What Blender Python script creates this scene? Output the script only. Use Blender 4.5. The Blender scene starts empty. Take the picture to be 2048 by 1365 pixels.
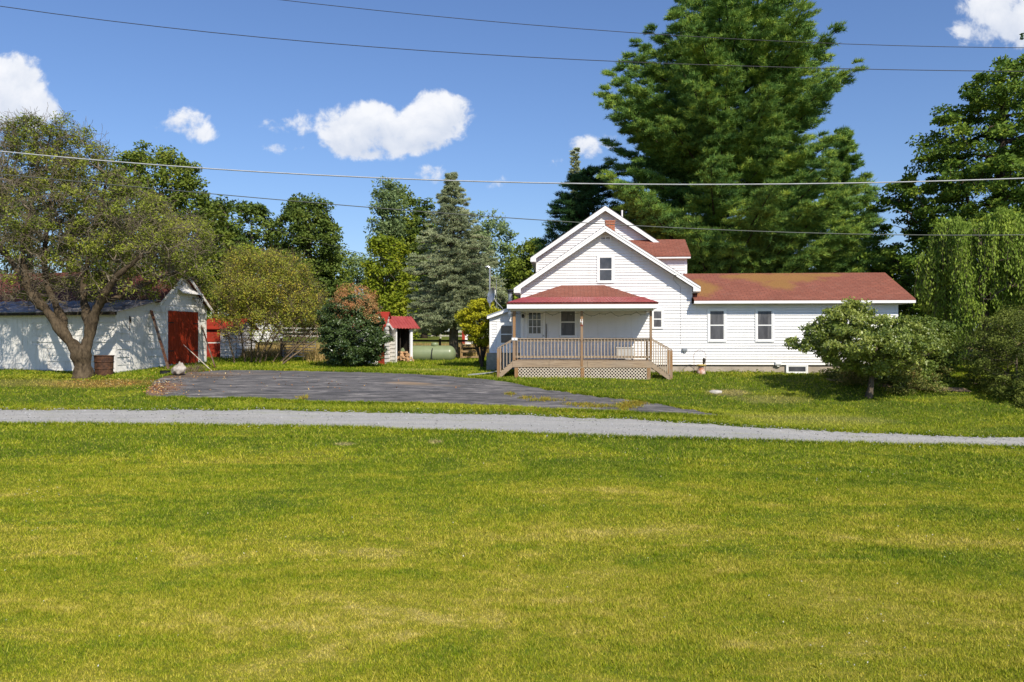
import bpy, math, numpy as np
from mathutils import Vector, Matrix
rng = np.random.default_rng(7)
R = math.radians
sc = bpy.context.scene
col = sc.collection
# ------------------------------------------------------------------ camera, sun, sky, exposure
CZ = 1.6
F = 1593.0
cd = bpy.data.cameras.new('camera'); cam = bpy.data.objects.new('camera', cd); col.objects.link(cam)
cd.sensor_width = 36; cd.lens = 28.0; cd.clip_end = 3000; cd.clip_start = .1
cam.location = (0, 0, CZ); cam.rotation_euler = (R(90), 0, 0)
sc.camera = cam
SUN = Vector((.47, -1, 1.0)).normalized()
SUN_E = math.asin(SUN.z); SUN_R = math.atan2(SUN.x, SUN.y)
sl = bpy.data.lights.new('sun', 'SUN'); sl.energy = 4.6; sl.angle = R(.55); sl.color = (1, .92, .79)
so = bpy.data.objects.new('sun', sl); col.objects.link(so); so.rotation_euler = SUN.to_track_quat('Z', 'Y').to_euler()
so.location = (20, -40, 60)
sc.view_settings.view_transform = 'Standard'; sc.view_settings.look = 'None'
sc.view_settings.exposure = 0.24; sc.view_settings.gamma = 1.0
sc.cycles.max_bounces = 6; sc.cycles.diffuse_bounces = 3; sc.cycles.transmission_bounces = 3
sc.cycles.caustics_reflective = False; sc.cycles.caustics_refractive = False

# clouds are painted where they stand in the sky: direction (x/y, z/y), half sizes, strength
CLOUDS = [
 (720, 262, 84, 50, 1.0), (752, 240, 50, 38, 1.0), (700, 285, 60, 32, .9), (800, 272, 80, 44, 1.0), (860, 250, 66, 50, 1.0),
 (880, 228, 62, 46, 1.0), (905, 215, 42, 30, .8), (735, 300, 60, 22, .7), (850, 283, 60, 24, .8),
 (360, 248, 44, 26, .50), (398, 264, 34, 18, .42),
 (562, 252, 50, 22, .34), (590, 262, 30, 30, .32), (575, 294, 44, 12, .30),
 (20, 170, 80, 62, 1.0), (75, 215, 50, 46, .8), (0, 215, 60, 50, .8),
 (2010, 20, 90, 56, 1.0), (1960, 60, 60, 34, .75), (2050, 55, 70, 44, .9),
 (1172, 292, 34, 24, .5), (1222, 284, 26, 16, .36), (860, 346, 32, 20, .42), (1000, 366, 26, 12, .26), (1110, 328, 30, 10, .2),
 (2300, 150, 160, 60, 1.0), (-320, 120, 140, 70, 1.0), (-250, 380, 120, 40, .8), (2500, 400, 150, 40, .9),
]
w = bpy.data.worlds.new('World'); sc.world = w; w.use_nodes = True
nt = w.node_tree; nt.nodes.clear()
def N(t, **k):
    n = nt.nodes.new(t)
    for a, v in k.items(): setattr(n, a, v)
    return n
def L(a, b): nt.links.new(a, b)
def M(op, a, b=None, c=None, clamp=False):
    n = nt.nodes.new('ShaderNodeMath'); n.operation = op; n.use_clamp = clamp
    for i, v in enumerate((a, b, c)):
        if v is None: continue
        if isinstance(v, (int, float)): n.inputs[i].default_value = v
        else: nt.links.new(v, n.inputs[i])
    return n.outputs[0]
def world_nodes():
    out = N('ShaderNodeOutputWorld')
    sky = N('ShaderNodeTexSky', sky_type='NISHITA'); sky.sun_disc = False
    sky.sun_elevation = SUN_E; sky.sun_rotation = SUN_R; sky.altitude = 300; sky.air_density = 1.25; sky.dust_density = .7; sky.ozone_density = 3.0
    bg = N('ShaderNodeBackground'); bg.inputs[1].default_value = .095
    tn = N('ShaderNodeMix', data_type='RGBA', blend_type='MULTIPLY'); tn.inputs[0].default_value = 1; tn.inputs[7].default_value = (.80, .92, 1.20, 1); L(sky.outputs[0], tn.inputs[6]); L(tn.outputs[2], bg.inputs[0])
    tc = N('ShaderNodeTexCoord'); sp = N('ShaderNodeSeparateXYZ'); L(tc.outputs['Generated'], sp.inputs[0])
    x, y, z = sp.outputs
    ys = M('MAXIMUM', y, .05)
    u = M('DIVIDE', x, ys); v = M('DIVIDE', z, ys)
    cmb = N('ShaderNodeCombineXYZ'); L(u, cmb.inputs[0]); L(v, cmb.inputs[1])
    def noise(scale, det, rough=.55, dist=0.):
        n = N('ShaderNodeTexNoise'); n.inputs['Scale'].default_value = scale; n.inputs['Detail'].default_value = det
        n.inputs['Roughness'].default_value = rough; n.inputs['Distortion'].default_value = dist
        L(cmb.outputs[0], n.inputs['Vector']); return n.outputs['Fac']
    n1 = noise(22, 8, .62, .25); n2 = noise(80, 5, .6)
    best = None; lit = None
    for px, py, rx, ry, st in CLOUDS:
        rx *= 1.08; ry *= 1.1
        a = M('MULTIPLY', M('SUBTRACT', u, (px - 1024) / F), F / rx)
        b = M('MULTIPLY', M('SUBTRACT', v, (682.5 - py) / F), F / ry)
        d = M('SQRT', M('ADD', M('MULTIPLY', a, a), M('MULTIPLY', b, b)))
        m = M('MULTIPLY', M('SUBTRACT', 1.06, d), 1.7)
        m = M('MULTIPLY', M('MINIMUM', m, .9), st)
        best = m if best is None else M('SMOOTH_MAX', best, m, .12)
        # underside a little greyer
        s = M('MULTIPLY', M('MAXIMUM', m, 0), M('MULTIPLY', b, 1.0))
        lit = s if lit is None else M('ADD', lit, s)
    al = M('ADD', best, M('MULTIPLY', M('SUBTRACT', n1, .52), 2.5))
    al = M('ADD', al, M('MULTIPLY', M('SUBTRACT', n2, .5), .45))
    mr = N('ShaderNodeMapRange', interpolation_type='SMOOTHSTEP'); L(al, mr.inputs[0]); mr.inputs[1].default_value = .02; mr.inputs[2].default_value = .60
    mask = M('MULTIPLY', mr.outputs[0], M('GREATER_THAN', y, .06))
    mask = M('MULTIPLY', mask, .96)
    sh = M('ADD', M('MULTIPLY', lit, .35), M('MULTIPLY', M('SUBTRACT', n1, .5), 1.3))
    cr = N('ShaderNodeValToRGB'); L(M('ADD', sh, .42, clamp=True), cr.inputs[0])
    cr.color_ramp.elements[0].color = (.60, .66, .78, 1); cr.color_ramp.elements[1].color = (.90, .91, .94, 1); cr.color_ramp.elements[0].position = .05; cr.color_ramp.elements[1].position = .75
    cb = N('ShaderNodeBackground'); cb.inputs[1].default_value = .92; L(cr.outputs[0], cb.inputs[0])
    mx = N('ShaderNodeMixShader'); L(mask, mx.inputs[0]); L(bg.outputs[0], mx.inputs[1]); L(cb.outputs[0], mx.inputs[2]); L(mx.outputs[0], out.inputs[0])
world_nodes()

# ------------------------------------------------------------------ object helpers
def tag(o, label=None, cat=None, group=None, kind=None):
    if label: o['label'] = label
    if cat: o['category'] = cat
    if group: o['group'] = group
    if kind: o['kind'] = kind
    return o
def empty(name, loc=(0, 0, 0), rz=0):
    o = bpy.data.objects.new(name, None); col.objects.link(o); o.location = loc; o.rotation_euler = (0, 0, rz); o.empty_display_size = .2
    return o
def link(name, me, mat=None, parent=None, smooth=False):
    if mat: me.materials.append(mat)
    if smooth: me.shade_smooth()
    o = bpy.data.objects.new(name, me); col.objects.link(o)
    if parent is not None: o.parent = parent
    return o
def fast_mesh(name, verts, k):
    """verts (n*k,3): n separate k-gons."""
    verts = np.asarray(verts, dtype=np.float32).reshape(-1, 3); n = len(verts) // k
    me = bpy.data.meshes.new(name)
    me.vertices.add(len(verts)); me.vertices.foreach_set('co', verts.ravel())
    me.loops.add(n * k); me.loops.foreach_set('vertex_index', np.arange(n * k, dtype=np.int32))
    me.polygons.add(n); me.polygons.foreach_set('loop_start', np.arange(0, n * k, k, dtype=np.int32))
    me.update(calc_edges=True)
    return me
def idx_mesh(name, verts, quads):
    verts = np.asarray(verts, dtype=np.float32); quads = np.asarray(quads, dtype=np.int32); n, k = quads.shape
    me = bpy.data.meshes.new(name)
    me.vertices.add(len(verts)); me.vertices.foreach_set('co', verts.ravel())
    me.loops.add(n * k); me.loops.foreach_set('vertex_index', quads.ravel())
    me.polygons.add(n); me.polygons.foreach_set('loop_start', np.arange(0, n * k, k, dtype=np.int32))
    me.update(calc_edges=True)
    return me
class MB:
    def __init__(s): s.v = []; s.f = []
    def quad(s, *p):
        b = len(s.v); s.v += [tuple(q) for q in p]; s.f.append(tuple(range(b, b + len(p)))); return s
    def hexa(s, p):  # 8 pts: bottom 4, top 4
        b = len(s.v); s.v += [tuple(q) for q in p]
        for f in ((3, 2, 1, 0), (4, 5, 6, 7), (0, 1, 5, 4), (1, 2, 6, 5), (2, 3, 7, 6), (3, 0, 4, 7)): s.f.append(tuple(b + i for i in f))
        return s
    def box(s, x0, x1, y0, y1, z0, z1):
        return s.hexa([(x0, y0, z0), (x1, y0, z0), (x1, y1, z0), (x0, y1, z0), (x0, y0, z1), (x1, y0, z1), (x1, y1, z1), (x0, y1, z1)])
    def bar(s, a, b, wx, wz, up=(0, 0, 1)):  # box beam from a to b
        a = Vector(a); b = Vector(b); d = (b - a).normalized(); u = Vector(up)
        if abs(d.dot(u)) > .98: u = Vector((0, 1, 0))
        sd = d.cross(u).normalized(); u = sd.cross(d).normalized()
        sd = sd * wx / 2; u = u * wz / 2
        return s.hexa([a - sd - u, b - sd - u, b + sd - u, a + sd - u, a - sd + u, b - sd + u, b + sd + u, a + sd + u])
    def slab(s, pts, t):  # polygon top face thickened downwards
        n = len(pts); b = len(s.v)
        s.v += [tuple(p) for p in pts] + [(p[0], p[1], p[2] - t) for p in pts]
        s.f.append(tuple(b + i for i in range(n))); s.f.append(tuple(b + n + i for i in reversed(range(n))))
        for i in range(n): j = (i + 1) % n; s.f.append((b + i, b + n + i, b + n + j, b + j))
        return s
    def extr(s, pts, vec):  # polygon extruded along vec
        n = len(pts); b = len(s.v); vec = Vector(vec)
        s.v += [tuple(p) for p in pts] + [tuple(Vector(p) + vec) for p in pts]
        s.f.append(tuple(b + i for i in reversed(range(n)))); s.f.append(tuple(b + n + i for i in range(n)))
        for i in range(n): j = (i + 1) % n; s.f.append((b + i, b + j, b + n + j, b + n + i))
        return s
    def tube(s, path, rad, n=8, cap=True):
        path = [Vector(p) for p in path]
        if isinstance(rad, (int, float)): rad = [rad] * len(path)
        b = len(s.v); ref = None
        for i, p in enumerate(path):
            d = (path[min(i + 1, len(path) - 1)] - path[max(i - 1, 0)]).normalized()
            if ref is None: ref = d.orthogonal().normalized()
            ref = (ref - d * ref.dot(d)); ref = ref.normalized() if ref.length > 1e-5 else d.orthogonal().normalized()
            sd = d.cross(ref)
            for k in range(n):
                a = 2 * math.pi * k / n; s.v.append(tuple(p + (ref * math.cos(a) + sd * math.sin(a)) * rad[i]))
        for i in range(len(path) - 1):
            for k in range(n):
                a = b + i * n + k; c = b + i * n + (k + 1) % n; s.f.append((a, c, c + n, a + n))
        if cap:
            s.f.append(tuple(b + k for k in reversed(range(n)))); e = b + (len(path) - 1) * n; s.f.append(tuple(e + k for k in range(n)))
        return s
    def lathe(s, c, prof, n=20):  # prof [(r,z)]
        return s.tube([(c[0], c[1], c[2] + z) for r, z in prof], [max(r, .001) for r, z in prof], n)
    def build(s, name, mat=None, parent=None, smooth=False, bevel=0):
        me = bpy.data.meshes.new(name); me.from_pydata(s.v, [], s.f); me.update()
        o = link(name, me, mat, parent, smooth)
        if bevel:
            m = o.modifiers.new('bevel', 'BEVEL'); m.width = bevel; m.segments = 1; m.limit_method = 'ANGLE'
        return o
# ------------------------------------------------------------------ terrain
HB = np.array([(0, 5.9), (5, 5.2), (10.5, 4.42), (17, 3.45), (21, 2.93), (24, 2.55), (27, 2.06), (29, 1.70), (31, 1.39), (33, 1.27), (36, 1.18), (42, 1.0), (50, .72), (60, .30), (80, -.35), (100, -.95), (140, -1.6), (200, -2.2), (400, -3.5), (900, -5)])
_ty = np.arange(-10, 900, .5); _th = np.interp(_ty, HB[:, 0], HB[:, 1]); _k = np.hanning(9); _k /= _k.sum()
_th = np.convolve(np.pad(_th, 4, mode='edge'), _k, mode='valid')
def sstep(a, b, x):
    t = np.clip((x - a) / (b - a), 0, 1); return t * t * (3 - 2 * t)
def ground(x, y):
    x = np.asarray(x, float); y = np.asarray(y, float)
    h = np.interp(y, _ty, _th)
    h = h + .62 * sstep(1, 16, x) * np.exp(-((y - 23) / 5.2) ** 2)
    h = h + .25 * sstep(14, 26, x) * sstep(27, 33, y) * (1 - sstep(40, 60, y))
    h = h + .035 * np.sin(x * .31 + 1) * np.sin(y * .27) * sstep(3, 9, y) + .02 * np.sin(x * .9 + y * .5)
    return CZ - h
def gz(x, y): return float(ground(x, y))
def gp(px, py):
    """world point where the sight line of a photo pixel meets the ground"""
    u = (px - 1024) / F; v = (py - 682.5) / F
    ys = np.concatenate([np.arange(6, 60, .02), np.arange(60, 200, .5)])
    f = CZ - ground(u * ys, ys) - v * ys
    i = np.argmax(f < 0) if (f < 0).any() else len(ys) - 1
    y = ys[i]
    return float(u * y), float(y), gz(u * y, y)
def P(px, py, Y): return Vector(((px - 1024) / F * Y, Y, CZ - (py - 682.5) / F * Y))
def PX(px, Y): return (px - 1024) / F * Y

# ------------------------------------------------------------------ materials
def newmat(name):
    global nt
    m = bpy.data.materials.new(name); m.use_nodes = True; nt = m.node_tree; nt.nodes.clear()
    return m
def ramp(fac, stops):
    r = N('ShaderNodeValToRGB'); e = r.color_ramp.elements
    while len(e) < len(stops): e.new(.5)
    for i, (p, c) in enumerate(stops): e[i].position = p; e[i].color = (*c, 1)
    L(fac, r.inputs[0]); return r.outputs[0]
def noise(vec, scale, det=4, rough=.6, dist=0):
    n = N('ShaderNodeTexNoise'); n.inputs['Scale'].default_value = scale; n.inputs['Detail'].default_value = det
    n.inputs['Roughness'].default_value = rough; n.inputs['Distortion'].default_value = dist
    L(vec, n.inputs['Vector']); return n.outputs['Fac']
def mapped(vec, s=(1, 1, 1), l=(0, 0, 0), rz=0):
    n = N('ShaderNodeMapping'); n.inputs['Scale'].default_value = s; n.inputs['Location'].default_value = l; n.inputs['Rotation'].default_value = (0, 0, rz)
    L(vec, n.inputs[0]); return n.outputs[0]
def mixc(fac, a, b, mode='MIX'):
    n = N('ShaderNodeMix', data_type='RGBA', blend_type=mode)
    if isinstance(fac, (int, float)): n.inputs[0].default_value = fac
    else: L(fac, n.inputs[0])
    for i, v in ((6, a), (7, b)):
        if isinstance(v, tuple): n.inputs[i].default_value = (*v, 1)
        else: L(v, n.inputs[i])
    return n.outputs[2]
def objco(): return N('ShaderNodeTexCoord').outputs['Object']
def poso(): return N('ShaderNodeNewGeometry').outputs['Position']
def finish(colr, rough=.7, bump=None, bs=.3, bd=.02, spec=.3, metal=0, trans=0, tcol=None):
    out = N('ShaderNodeOutputMaterial'); b = N('ShaderNodeBsdfPrincipled')
    if isinstance(colr, tuple): b.inputs['Base Color'].default_value = (*colr, 1)
    else: L(colr, b.inputs['Base Color'])
    if isinstance(rough, (int, float)): b.inputs['Roughness'].default_value = rough
    else: L(rough, b.inputs['Roughness'])
    b.inputs['Specular IOR Level'].default_value = spec; b.inputs['Metallic'].default_value = metal
    if bump is not None:
        n = N('ShaderNodeBump'); n.inputs['Strength'].default_value = bs; n.inputs['Distance'].default_value = bd; L(bump, n.inputs['Height']); L(n.outputs[0], b.inputs['Normal'])
    if trans:
        t = N('ShaderNodeBsdfTranslucent')
        tc_ = tcol if tcol is not None else colr
        if isinstance(tc_, tuple): t.inputs[0].default_value = (*tc_, 1)
        else: L(tc_, t.inputs[0])
        mx = N('ShaderNodeMixShader'); mx.inputs[0].default_value = trans; L(b.outputs[0], mx.inputs[1]); L(t.outputs[0], mx.inputs[2]); L(mx.outputs[0], out.inputs[0])
    else: L(b.outputs[0], out.inputs[0])
def simple(name, c1, c2=None, scale=4, rough=.6, stretch=(1, 1, 1), bs=.15, bd=.01, spec=.3, metal=0, det=5, lo=.35, hi=.65, stain=None):
    m = newmat(name); c2 = c2 or tuple(x * .8 for x in c1)
    v = mapped(objco(), stretch); n = noise(v, scale, det)
    c = ramp(n, [(lo, c2), (hi, c1)])
    if stain:
        c = mixc(ramp(noise(mapped(objco(), (1, 1, .35)), 1.1, 6, .7), [(.5, (0, 0, 0)), (.68, (.85, .85, .85))]), c, stain)
    finish(c, rough, n, bs, bd, spec, metal); return m
m_siding = simple('white_vinyl', (.83, .82, .81), (.77, .765, .765), 2.2, .45, bs=.02, spec=.35)
m_siding = newmat('white_vinyl'); _v = objco(); _n = noise(_v, 2.2, 5); _st = noise(mapped(_v, (5, 5, .22)), 1.6, 6, .7); _sz = N('ShaderNodeSeparateXYZ'); L(_v, _sz.inputs[0])
_c = mixc(ramp(_st, [(.54, (0, 0, 0)), (.72, (.55, .55, .55))]), ramp(_n, [(.35, (.77, .765, .765)), (.65, (.83, .82, .81))]), (.66, .64, .58))
_lo = N('ShaderNodeMapRange'); L(M('ADD', _sz.outputs[2], M('MULTIPLY', _st, -.5)), _lo.inputs[0]); _lo.inputs[1].default_value = .75; _lo.inputs[2].default_value = .35; _lo.inputs[3].default_value = 0; _lo.inputs[4].default_value = .45
finish(mixc(_lo.outputs[0], _c, (.55, .50, .38)), .45, spec=.35)
m_trim = simple('white_trim', (.86, .86, .85), (.80, .80, .79), 3, .45, bs=.02)
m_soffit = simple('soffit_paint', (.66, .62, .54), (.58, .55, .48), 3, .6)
m_conc = simple('concrete', (.47, .40, .32), (.34, .29, .23), 2.5, .9, bs=.4, stain=(.26, .22, .17))
m_block = simple('concrete_block', (.34, .32, .27), (.22, .22, .18), 3, .9, bs=.4)
def wood(name, c1, c2, c3, sx=(1, 12, 12)):
    m = newmat(name); v = objco()
    a = noise(mapped(v, sx), 2.2, 6, .65, .6); b = noise(v, 1.3, 3)
    c = ramp(a, [(.3, c3), (.5, c2), (.68, c1)]); c = mixc(ramp(b, [(.42, (0, 0, 0)), (.62, (.55, .55, .55))]), c, (.30, .24, .18))
    finish(c, .75, a, .3, .01, .2); return m
m_wood = wood('weathered_deck_wood', (.43, .325, .22), (.34, .25, .165), (.22, .16, .11))
m_woodv = wood('weathered_post_wood', (.36, .21, .10), (.29, .16, .07), (.20, .11, .05), (12, 12, 1))
m_woodlight = wood('grey_baluster_wood', (.50, .40, .29), (.42, .33, .24), (.30, .22, .15), (12, 12, 1))
m_lattice = simple('lattice_wood', (.70, .62, .50), (.56, .48, .38), 8, .8)
m_dark = simple('dark_wood_and_shade', (.04, .03, .022), (.02, .016, .012), 3, .9, stretch=(1, 1, 14))
def roofmat(name, base, dark, moss=False, k=2.2, axis='x'):
    m = newmat(name); v = objco(); s = N('ShaderNodeSeparateXYZ'); L(v, s.inputs[0])
    cb = N('ShaderNodeCombineXYZ'); L(s.outputs[0 if axis == 'x' else 1], cb.inputs[0]); L(M('MULTIPLY', s.outputs[2], k), cb.inputs[1])
    br = N('ShaderNodeTexBrick'); L(cb.outputs[0], br.inputs[0])
    br.inputs['Scale'].default_value = 1.0; br.inputs['Brick Width'].default_value = .31; br.inputs['Row Height'].default_value = .14
    br.inputs['Mortar Size'].default_value = .012; br.offset = .5; br.inputs['Mortar Smooth'].default_value = .3
    br.inputs['Color1'].default_value = (*base, 1); br.inputs['Color2'].default_value = (*[c * .72 for c in base], 1); br.inputs['Mortar'].default_value = (*dark, 1); br.inputs['Bias'].default_value = -.1
    n = noise(v, 1.2, 6, .7); n2 = noise(v, 40, 3)
    c = mixc(ramp(n, [(.4, (0, 0, 0)), (.7, (.6, .6, .6))]), br.outputs[0], tuple(c * .58 for c in base)); c = mixc(ramp(noise(mapped(v, (2.5, 2.5, .3)), 1.5, 6, .7), [(.5, (0, 0, 0)), (.7, (.4, .4, .4))]), c, (.30, .16, .12))
    c = mixc(.22, c, ramp(n2, [(.35, (.05, .02, .02)), (.65, tuple(min(1, q * 1.7) for q in base))]))
    if moss:
        # lichen patches near the ridge (object space)
        def blob(cx, cz, rx, rz):
            a = M('DIVIDE', M('SUBTRACT', s.outputs[0], cx), rx); b = M('DIVIDE', M('SUBTRACT', s.outputs[2], cz), rz)
            return M('SUBTRACT', 1, M('SQRT', M('ADD', M('MULTIPLY', a, a), M('MULTIPLY', b, b))))
        mm = None
        for bl in moss:
            q = blob(*bl); mm = q if mm is None else M('MAXIMUM', mm, q)
        mk = M('ADD', mm, M('MULTIPLY', M('SUBTRACT', noise(v, 1.8, 7, .75), .5), 1.6))
        c = mixc(ramp(mk, [(.05, (0, 0, 0)), (.5, (.68, .68, .68))]), c, mixc(n2, (.15, .09, .025), (.42, .235, .06)))
    finish(c, .85, M('ADD', M('MULTIPLY', br.outputs[1], -1.5), n2), .6, .02, .2); return m
class Frame:
    def __init__(s, x, y, z, rz):
        s.o = Vector((x, y, z)); s.rz = rz; s.m = Matrix.Rotation(rz, 3, 'Z'); s.mi = s.m.transposed()
        s.c = s.mi @ (Vector((0, 0, CZ)) - s.o)
    def _r(s, px, py): return s.mi @ Vector(((px - 1024) / F, 1, -(py - 682.5) / F))
    def hp(s, px, py, yl):  # sight line of a photo pixel met with local plane y=yl -> (x,z)
        d = s._r(px, py); t = (yl - s.c.y) / d.y; p = s.c + d * t; return p.x, p.z
    def hx(s, px, py, xl):
        d = s._r(px, py); t = (xl - s.c.x) / d.x; p = s.c + d * t; return p.y, p.z
    def wp(s, p): return s.m @ Vector(p) + s.o
    def root(s, name): return empty(name, s.o, s.rz)
    def gz(s, x, y):
        w_ = s.wp((x, y, 0)); return gz(w_.x, w_.y) - s.o.z
def clip(poly, z, keep_above):
    out = []; n = len(poly)
    for i in range(n):
        a, b = poly[i], poly[(i + 1) % n]
        ia = (a[1] >= z) == keep_above or a[1] == z; ib = (b[1] >= z) == keep_above or b[1] == z
        if ia: out.append(a)
        if ia != ib and a[1] != b[1]:
            t = (z - a[1]) / (b[1] - a[1]); out.append((a[0] + (b[0] - a[0]) * t, z))
    return out
def siding(mb, poly, to3, pitch=.112, proud=.036, wob=0):
    """lap boards over a convex (u,z) polygon; to3(u,z,out)->xyz"""
    z0 = min(p[1] for p in poly); z1 = max(p[1] for p in poly); n = int(math.ceil((z1 - z0) / pitch))
    for i in range(n):
        a, b = z0 + i * pitch, min(z0 + (i + 1) * pitch, z1)
        q = clip(clip(poly, a, True), b, False)
        if len(q) < 3: continue
        pr = proud * (1 + wob * math.sin(i * 2.3))
        mb.quad(*[to3(u, z, pr - (pr - .002) * (z - a) / pitch) for u, z in q])
        lo = [p for p in q if abs(p[1] - a) < 1e-6]
        if len(lo) >= 2:
            u0 = min(p[0] for p in lo); u1 = max(p[0] for p in lo)
            mb.quad(to3(u0, a, .0), to3(u1, a, .0), to3(u1, a, pr), to3(u0, a, pr))
def front(yl): return lambda u, z, o: (u, yl - o, z)
def leftw(xl): return lambda u, z, o: (xl - o, -u, z)       # u=-y
def rightw(xl): return lambda u, z, o: (xl + o, u, z)       # u=y
def backw(yl): return lambda u, z, o: (-u, yl + o, z)
m_roof = roofmat('red_shingle_roof', (.30, .108, .070), (.09, .035, .03))
m_roof_old = roofmat('old_red_shingle_roof', (.22, .07, .045), (.06, .03, .02), moss=[(0, 3, 30, 5)])
m_redmetal = simple('red_ribbed_metal', (.36, .07, .06), (.28, .045, .04), 2.5, .35, bs=.02, spec=.6)
m_glass = newmat('window_glass'); _v = objco()
finish(ramp(noise(mapped(_v, (1.2, 1, .8)), 1.6, 3), [(.35, (.035, .038, .045)), (.65, (.085, .088, .10))]), .12, spec=.55)
m_screen = newmat('window_screen'); _v = objco()
finish(ramp(noise(mapped(_v, (3.5, 1, .7)), 1.6, 4), [(.38, (.060, .060, .066)), (.62, (.105, .105, .112))]), .38, spec=.45)
m_pane = newmat('door_panes'); _v = objco()
finish(ramp(noise(_v, 3, 4), [(.3, (.015, .018, .02)), (.7, (.10, .12, .12))]), .08, spec=.5)
m_redpaint = newmat('red_barn_paint'); _v = objco(); _n = noise(mapped(_v, (6, 6, .8)), 2.5, 6, .7)
finish(ramp(_n, [(.3, (.16, .018, .007)), (.5, (.31, .032, .010)), (.8, (.45, .06, .018))]), .55, _n, .3, .01)
m_oldwhite = newmat('old_white_paint'); _v = objco(); _n = noise(mapped(_v, (1, 1, .6)), 2.0, 8, .72); _n2 = noise(mapped(_v, (2, 2, 9)), 2.2, 5)
_c = mixc(ramp(_n, [(.52, (0, 0, 0)), (.70, (.7, .7, .7))]), (.78, .755, .71), (.44, .41, .36))
_c = mixc(ramp(_n2, [(.62, (0, 0, 0)), (.74, (.5, .5, .5))]), _c, (.26, .22, .18)); finish(_c, .7, _n, .4, .01)
m_brick = newmat('chimney_brick'); _v = objco(); _s = N('ShaderNodeSeparateXYZ'); L(_v, _s.inputs[0]); _cb = N('ShaderNodeCombineXYZ'); L(M('ADD', _s.outputs[0], _s.outputs[1]), _cb.inputs[0]); L(_s.outputs[2], _cb.inputs[1])
_b = N('ShaderNodeTexBrick'); L(_cb.outputs[0], _b.inputs[0]); _b.inputs['Scale'].default_value = 1; _b.inputs['Brick Width'].default_value = .2; _b.inputs['Row Height'].default_value = .075; _b.inputs['Mortar Size'].default_value = .008
_b.inputs['Color1'].default_value = (.42, .12, .05, 1); _b.inputs['Color2'].default_value = (.30, .08, .035, 1); _b.inputs['Mortar'].default_value = (.45, .30, .22, 1); finish(_b.outputs[0], .85)
m_tin = simple('galvanised_steel', (.55, .56, .57), (.42, .43, .44), 5, .35, metal=.7, bs=.02)
m_black = simple('black_metal', (.03, .03, .035), (.02, .02, .02), 5, .5)

# ================================================================== FARMHOUSE
H = Frame(PX(1212, 33), 33, 0, R(-4)); hp = H.hp
house = H.root('farmhouse')
tag(house, 'white clapboard farmhouse with red shingle roofs and a front porch', 'house')
xl = hp(1043, 600, 0)[0]; xr = hp(1383, 600, 0)[0]
zb = hp(1450, 730, 0)[1]                                     # bottom of siding
apx, apz = hp(1210.6, 451.5, -.36)
elx, elz = hp(1027.7, 576.5, -.36); erx, erz = hp(1401, 573.4, -.36)
sl_l = (apz - elz) / (apx - elx); sl_r = (apz - erz) / (erx - apx)
def rz_main(x): return apz - (sl_l * (apx - x) if x < apx else sl_r * (x - apx))
YB = 4.5; aze_top = hp(1383, 596, 0)[1]
mb = MB(); T = .20
wl = rz_main(xl) - T; wr = rz_main(xr) - T
siding(mb, [(xl, zb), (xr, zb), (xr, wr), (apx, apz - T), (xl, wl)], front(0))
siding(mb, [(-YB, zb), (0, zb), (0, wl), (-YB, wl)], leftw(xl)); siding(mb, [(0, zb), (YB, zb), (YB, wr), (0, wr)], rightw(xr))
mb.build('wall', m_siding, house)
# corner boards
MB().box(xl - .03, xl + .07, -.035, .07, zb, wl).build('corner_board', m_trim, house); MB().box(xr - .03, xr + .032, -.035, .07, aze_top, wr).build('corner_board', m_trim, house)
# main roof
mb = MB(); e = .05
mb.slab([(elx, -.40, elz), (apx, -.40, apz), (apx, YB, apz), (elx, YB, elz)][::-1], e); mb.slab([(apx, -.40, apz), (erx, -.40, erz), (erx, YB, erz), (apx, YB, apz)], e)
mb.build('roof', m_roof, house)
mb = MB()   # white underside
mb.slab([(elx + .02, -.35, elz - e - .004), (apx, -.35, apz - e - .004), (apx, YB, apz - e - .004), (elx + .02, YB, elz - e - .004)][::-1], .03)
mb.slab([(apx, -.35, apz - e - .004), (erx - .02, -.35, erz - e - .004), (erx - .02, YB, erz - e - .004), (apx, YB, apz - e - .004)], .03)
mb.box(elx + .02, xl, -.34, YB, elz - .25, elz - .22); mb.box(xr, erx - .02, -.34, YB, erz - .25, erz - .22)
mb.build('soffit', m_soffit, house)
m_drip = simple('grey_drip_edge', (.14, .13, .14), (.09, .085, .09), 3, .5)
def rake(ax, az, ex, ez, wx, y, parent, t=.19, two=True):
    """barge board from apex to eave with the boxed return down to the wall"""
    s_ = (az - ez) / (ax - ex)
    def zz(x): return az - abs(s_) * abs(x - ax)
    rb = ez - .20
    wz = zz(wx) - t - .03
    pts = [(ax, y - .022, az - .018), (ex, y - .022, ez - .018), (ex, y - .022, rb), (wx, y - .022, rb), (wx, y - .022, max(wz, rb)), (ax, y - .022, az - t - e)]
    if ex > ax: pts = pts[::-1]
    m = MB(); m.extr(pts, (0, .03, 0)); o = m.build('rake_board', m_trim, parent)
    m = MB(); pd = [(ax, y - .03, az + .006), (ex, y - .03, ez + .006), (ex, y - .03, ez - .016), (ax, y - .03, az - .016)]
    if ex > ax: pd = pd[::-1]
    m.extr(pd, (0, .045, 0)); m.build('drip_edge', m_drip, o)
    if two:
        m = MB(); y2 = y - .040
        pts = [(ax, y2, az - .02), (ex, y2, ez - .02), (ex, y2, ez - .10), (ax, y2, az - .11)]
        if ex > ax: pts = pts[::-1]
        m.extr(pts, (0, .018, 0)); m.build('rake_trim', m_trim, o)
    return o
rake(apx, apz, elx, elz, xl - .01, -.385, house); rake(apx, apz, erx, erz, xr + .01, -.385, house)
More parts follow.
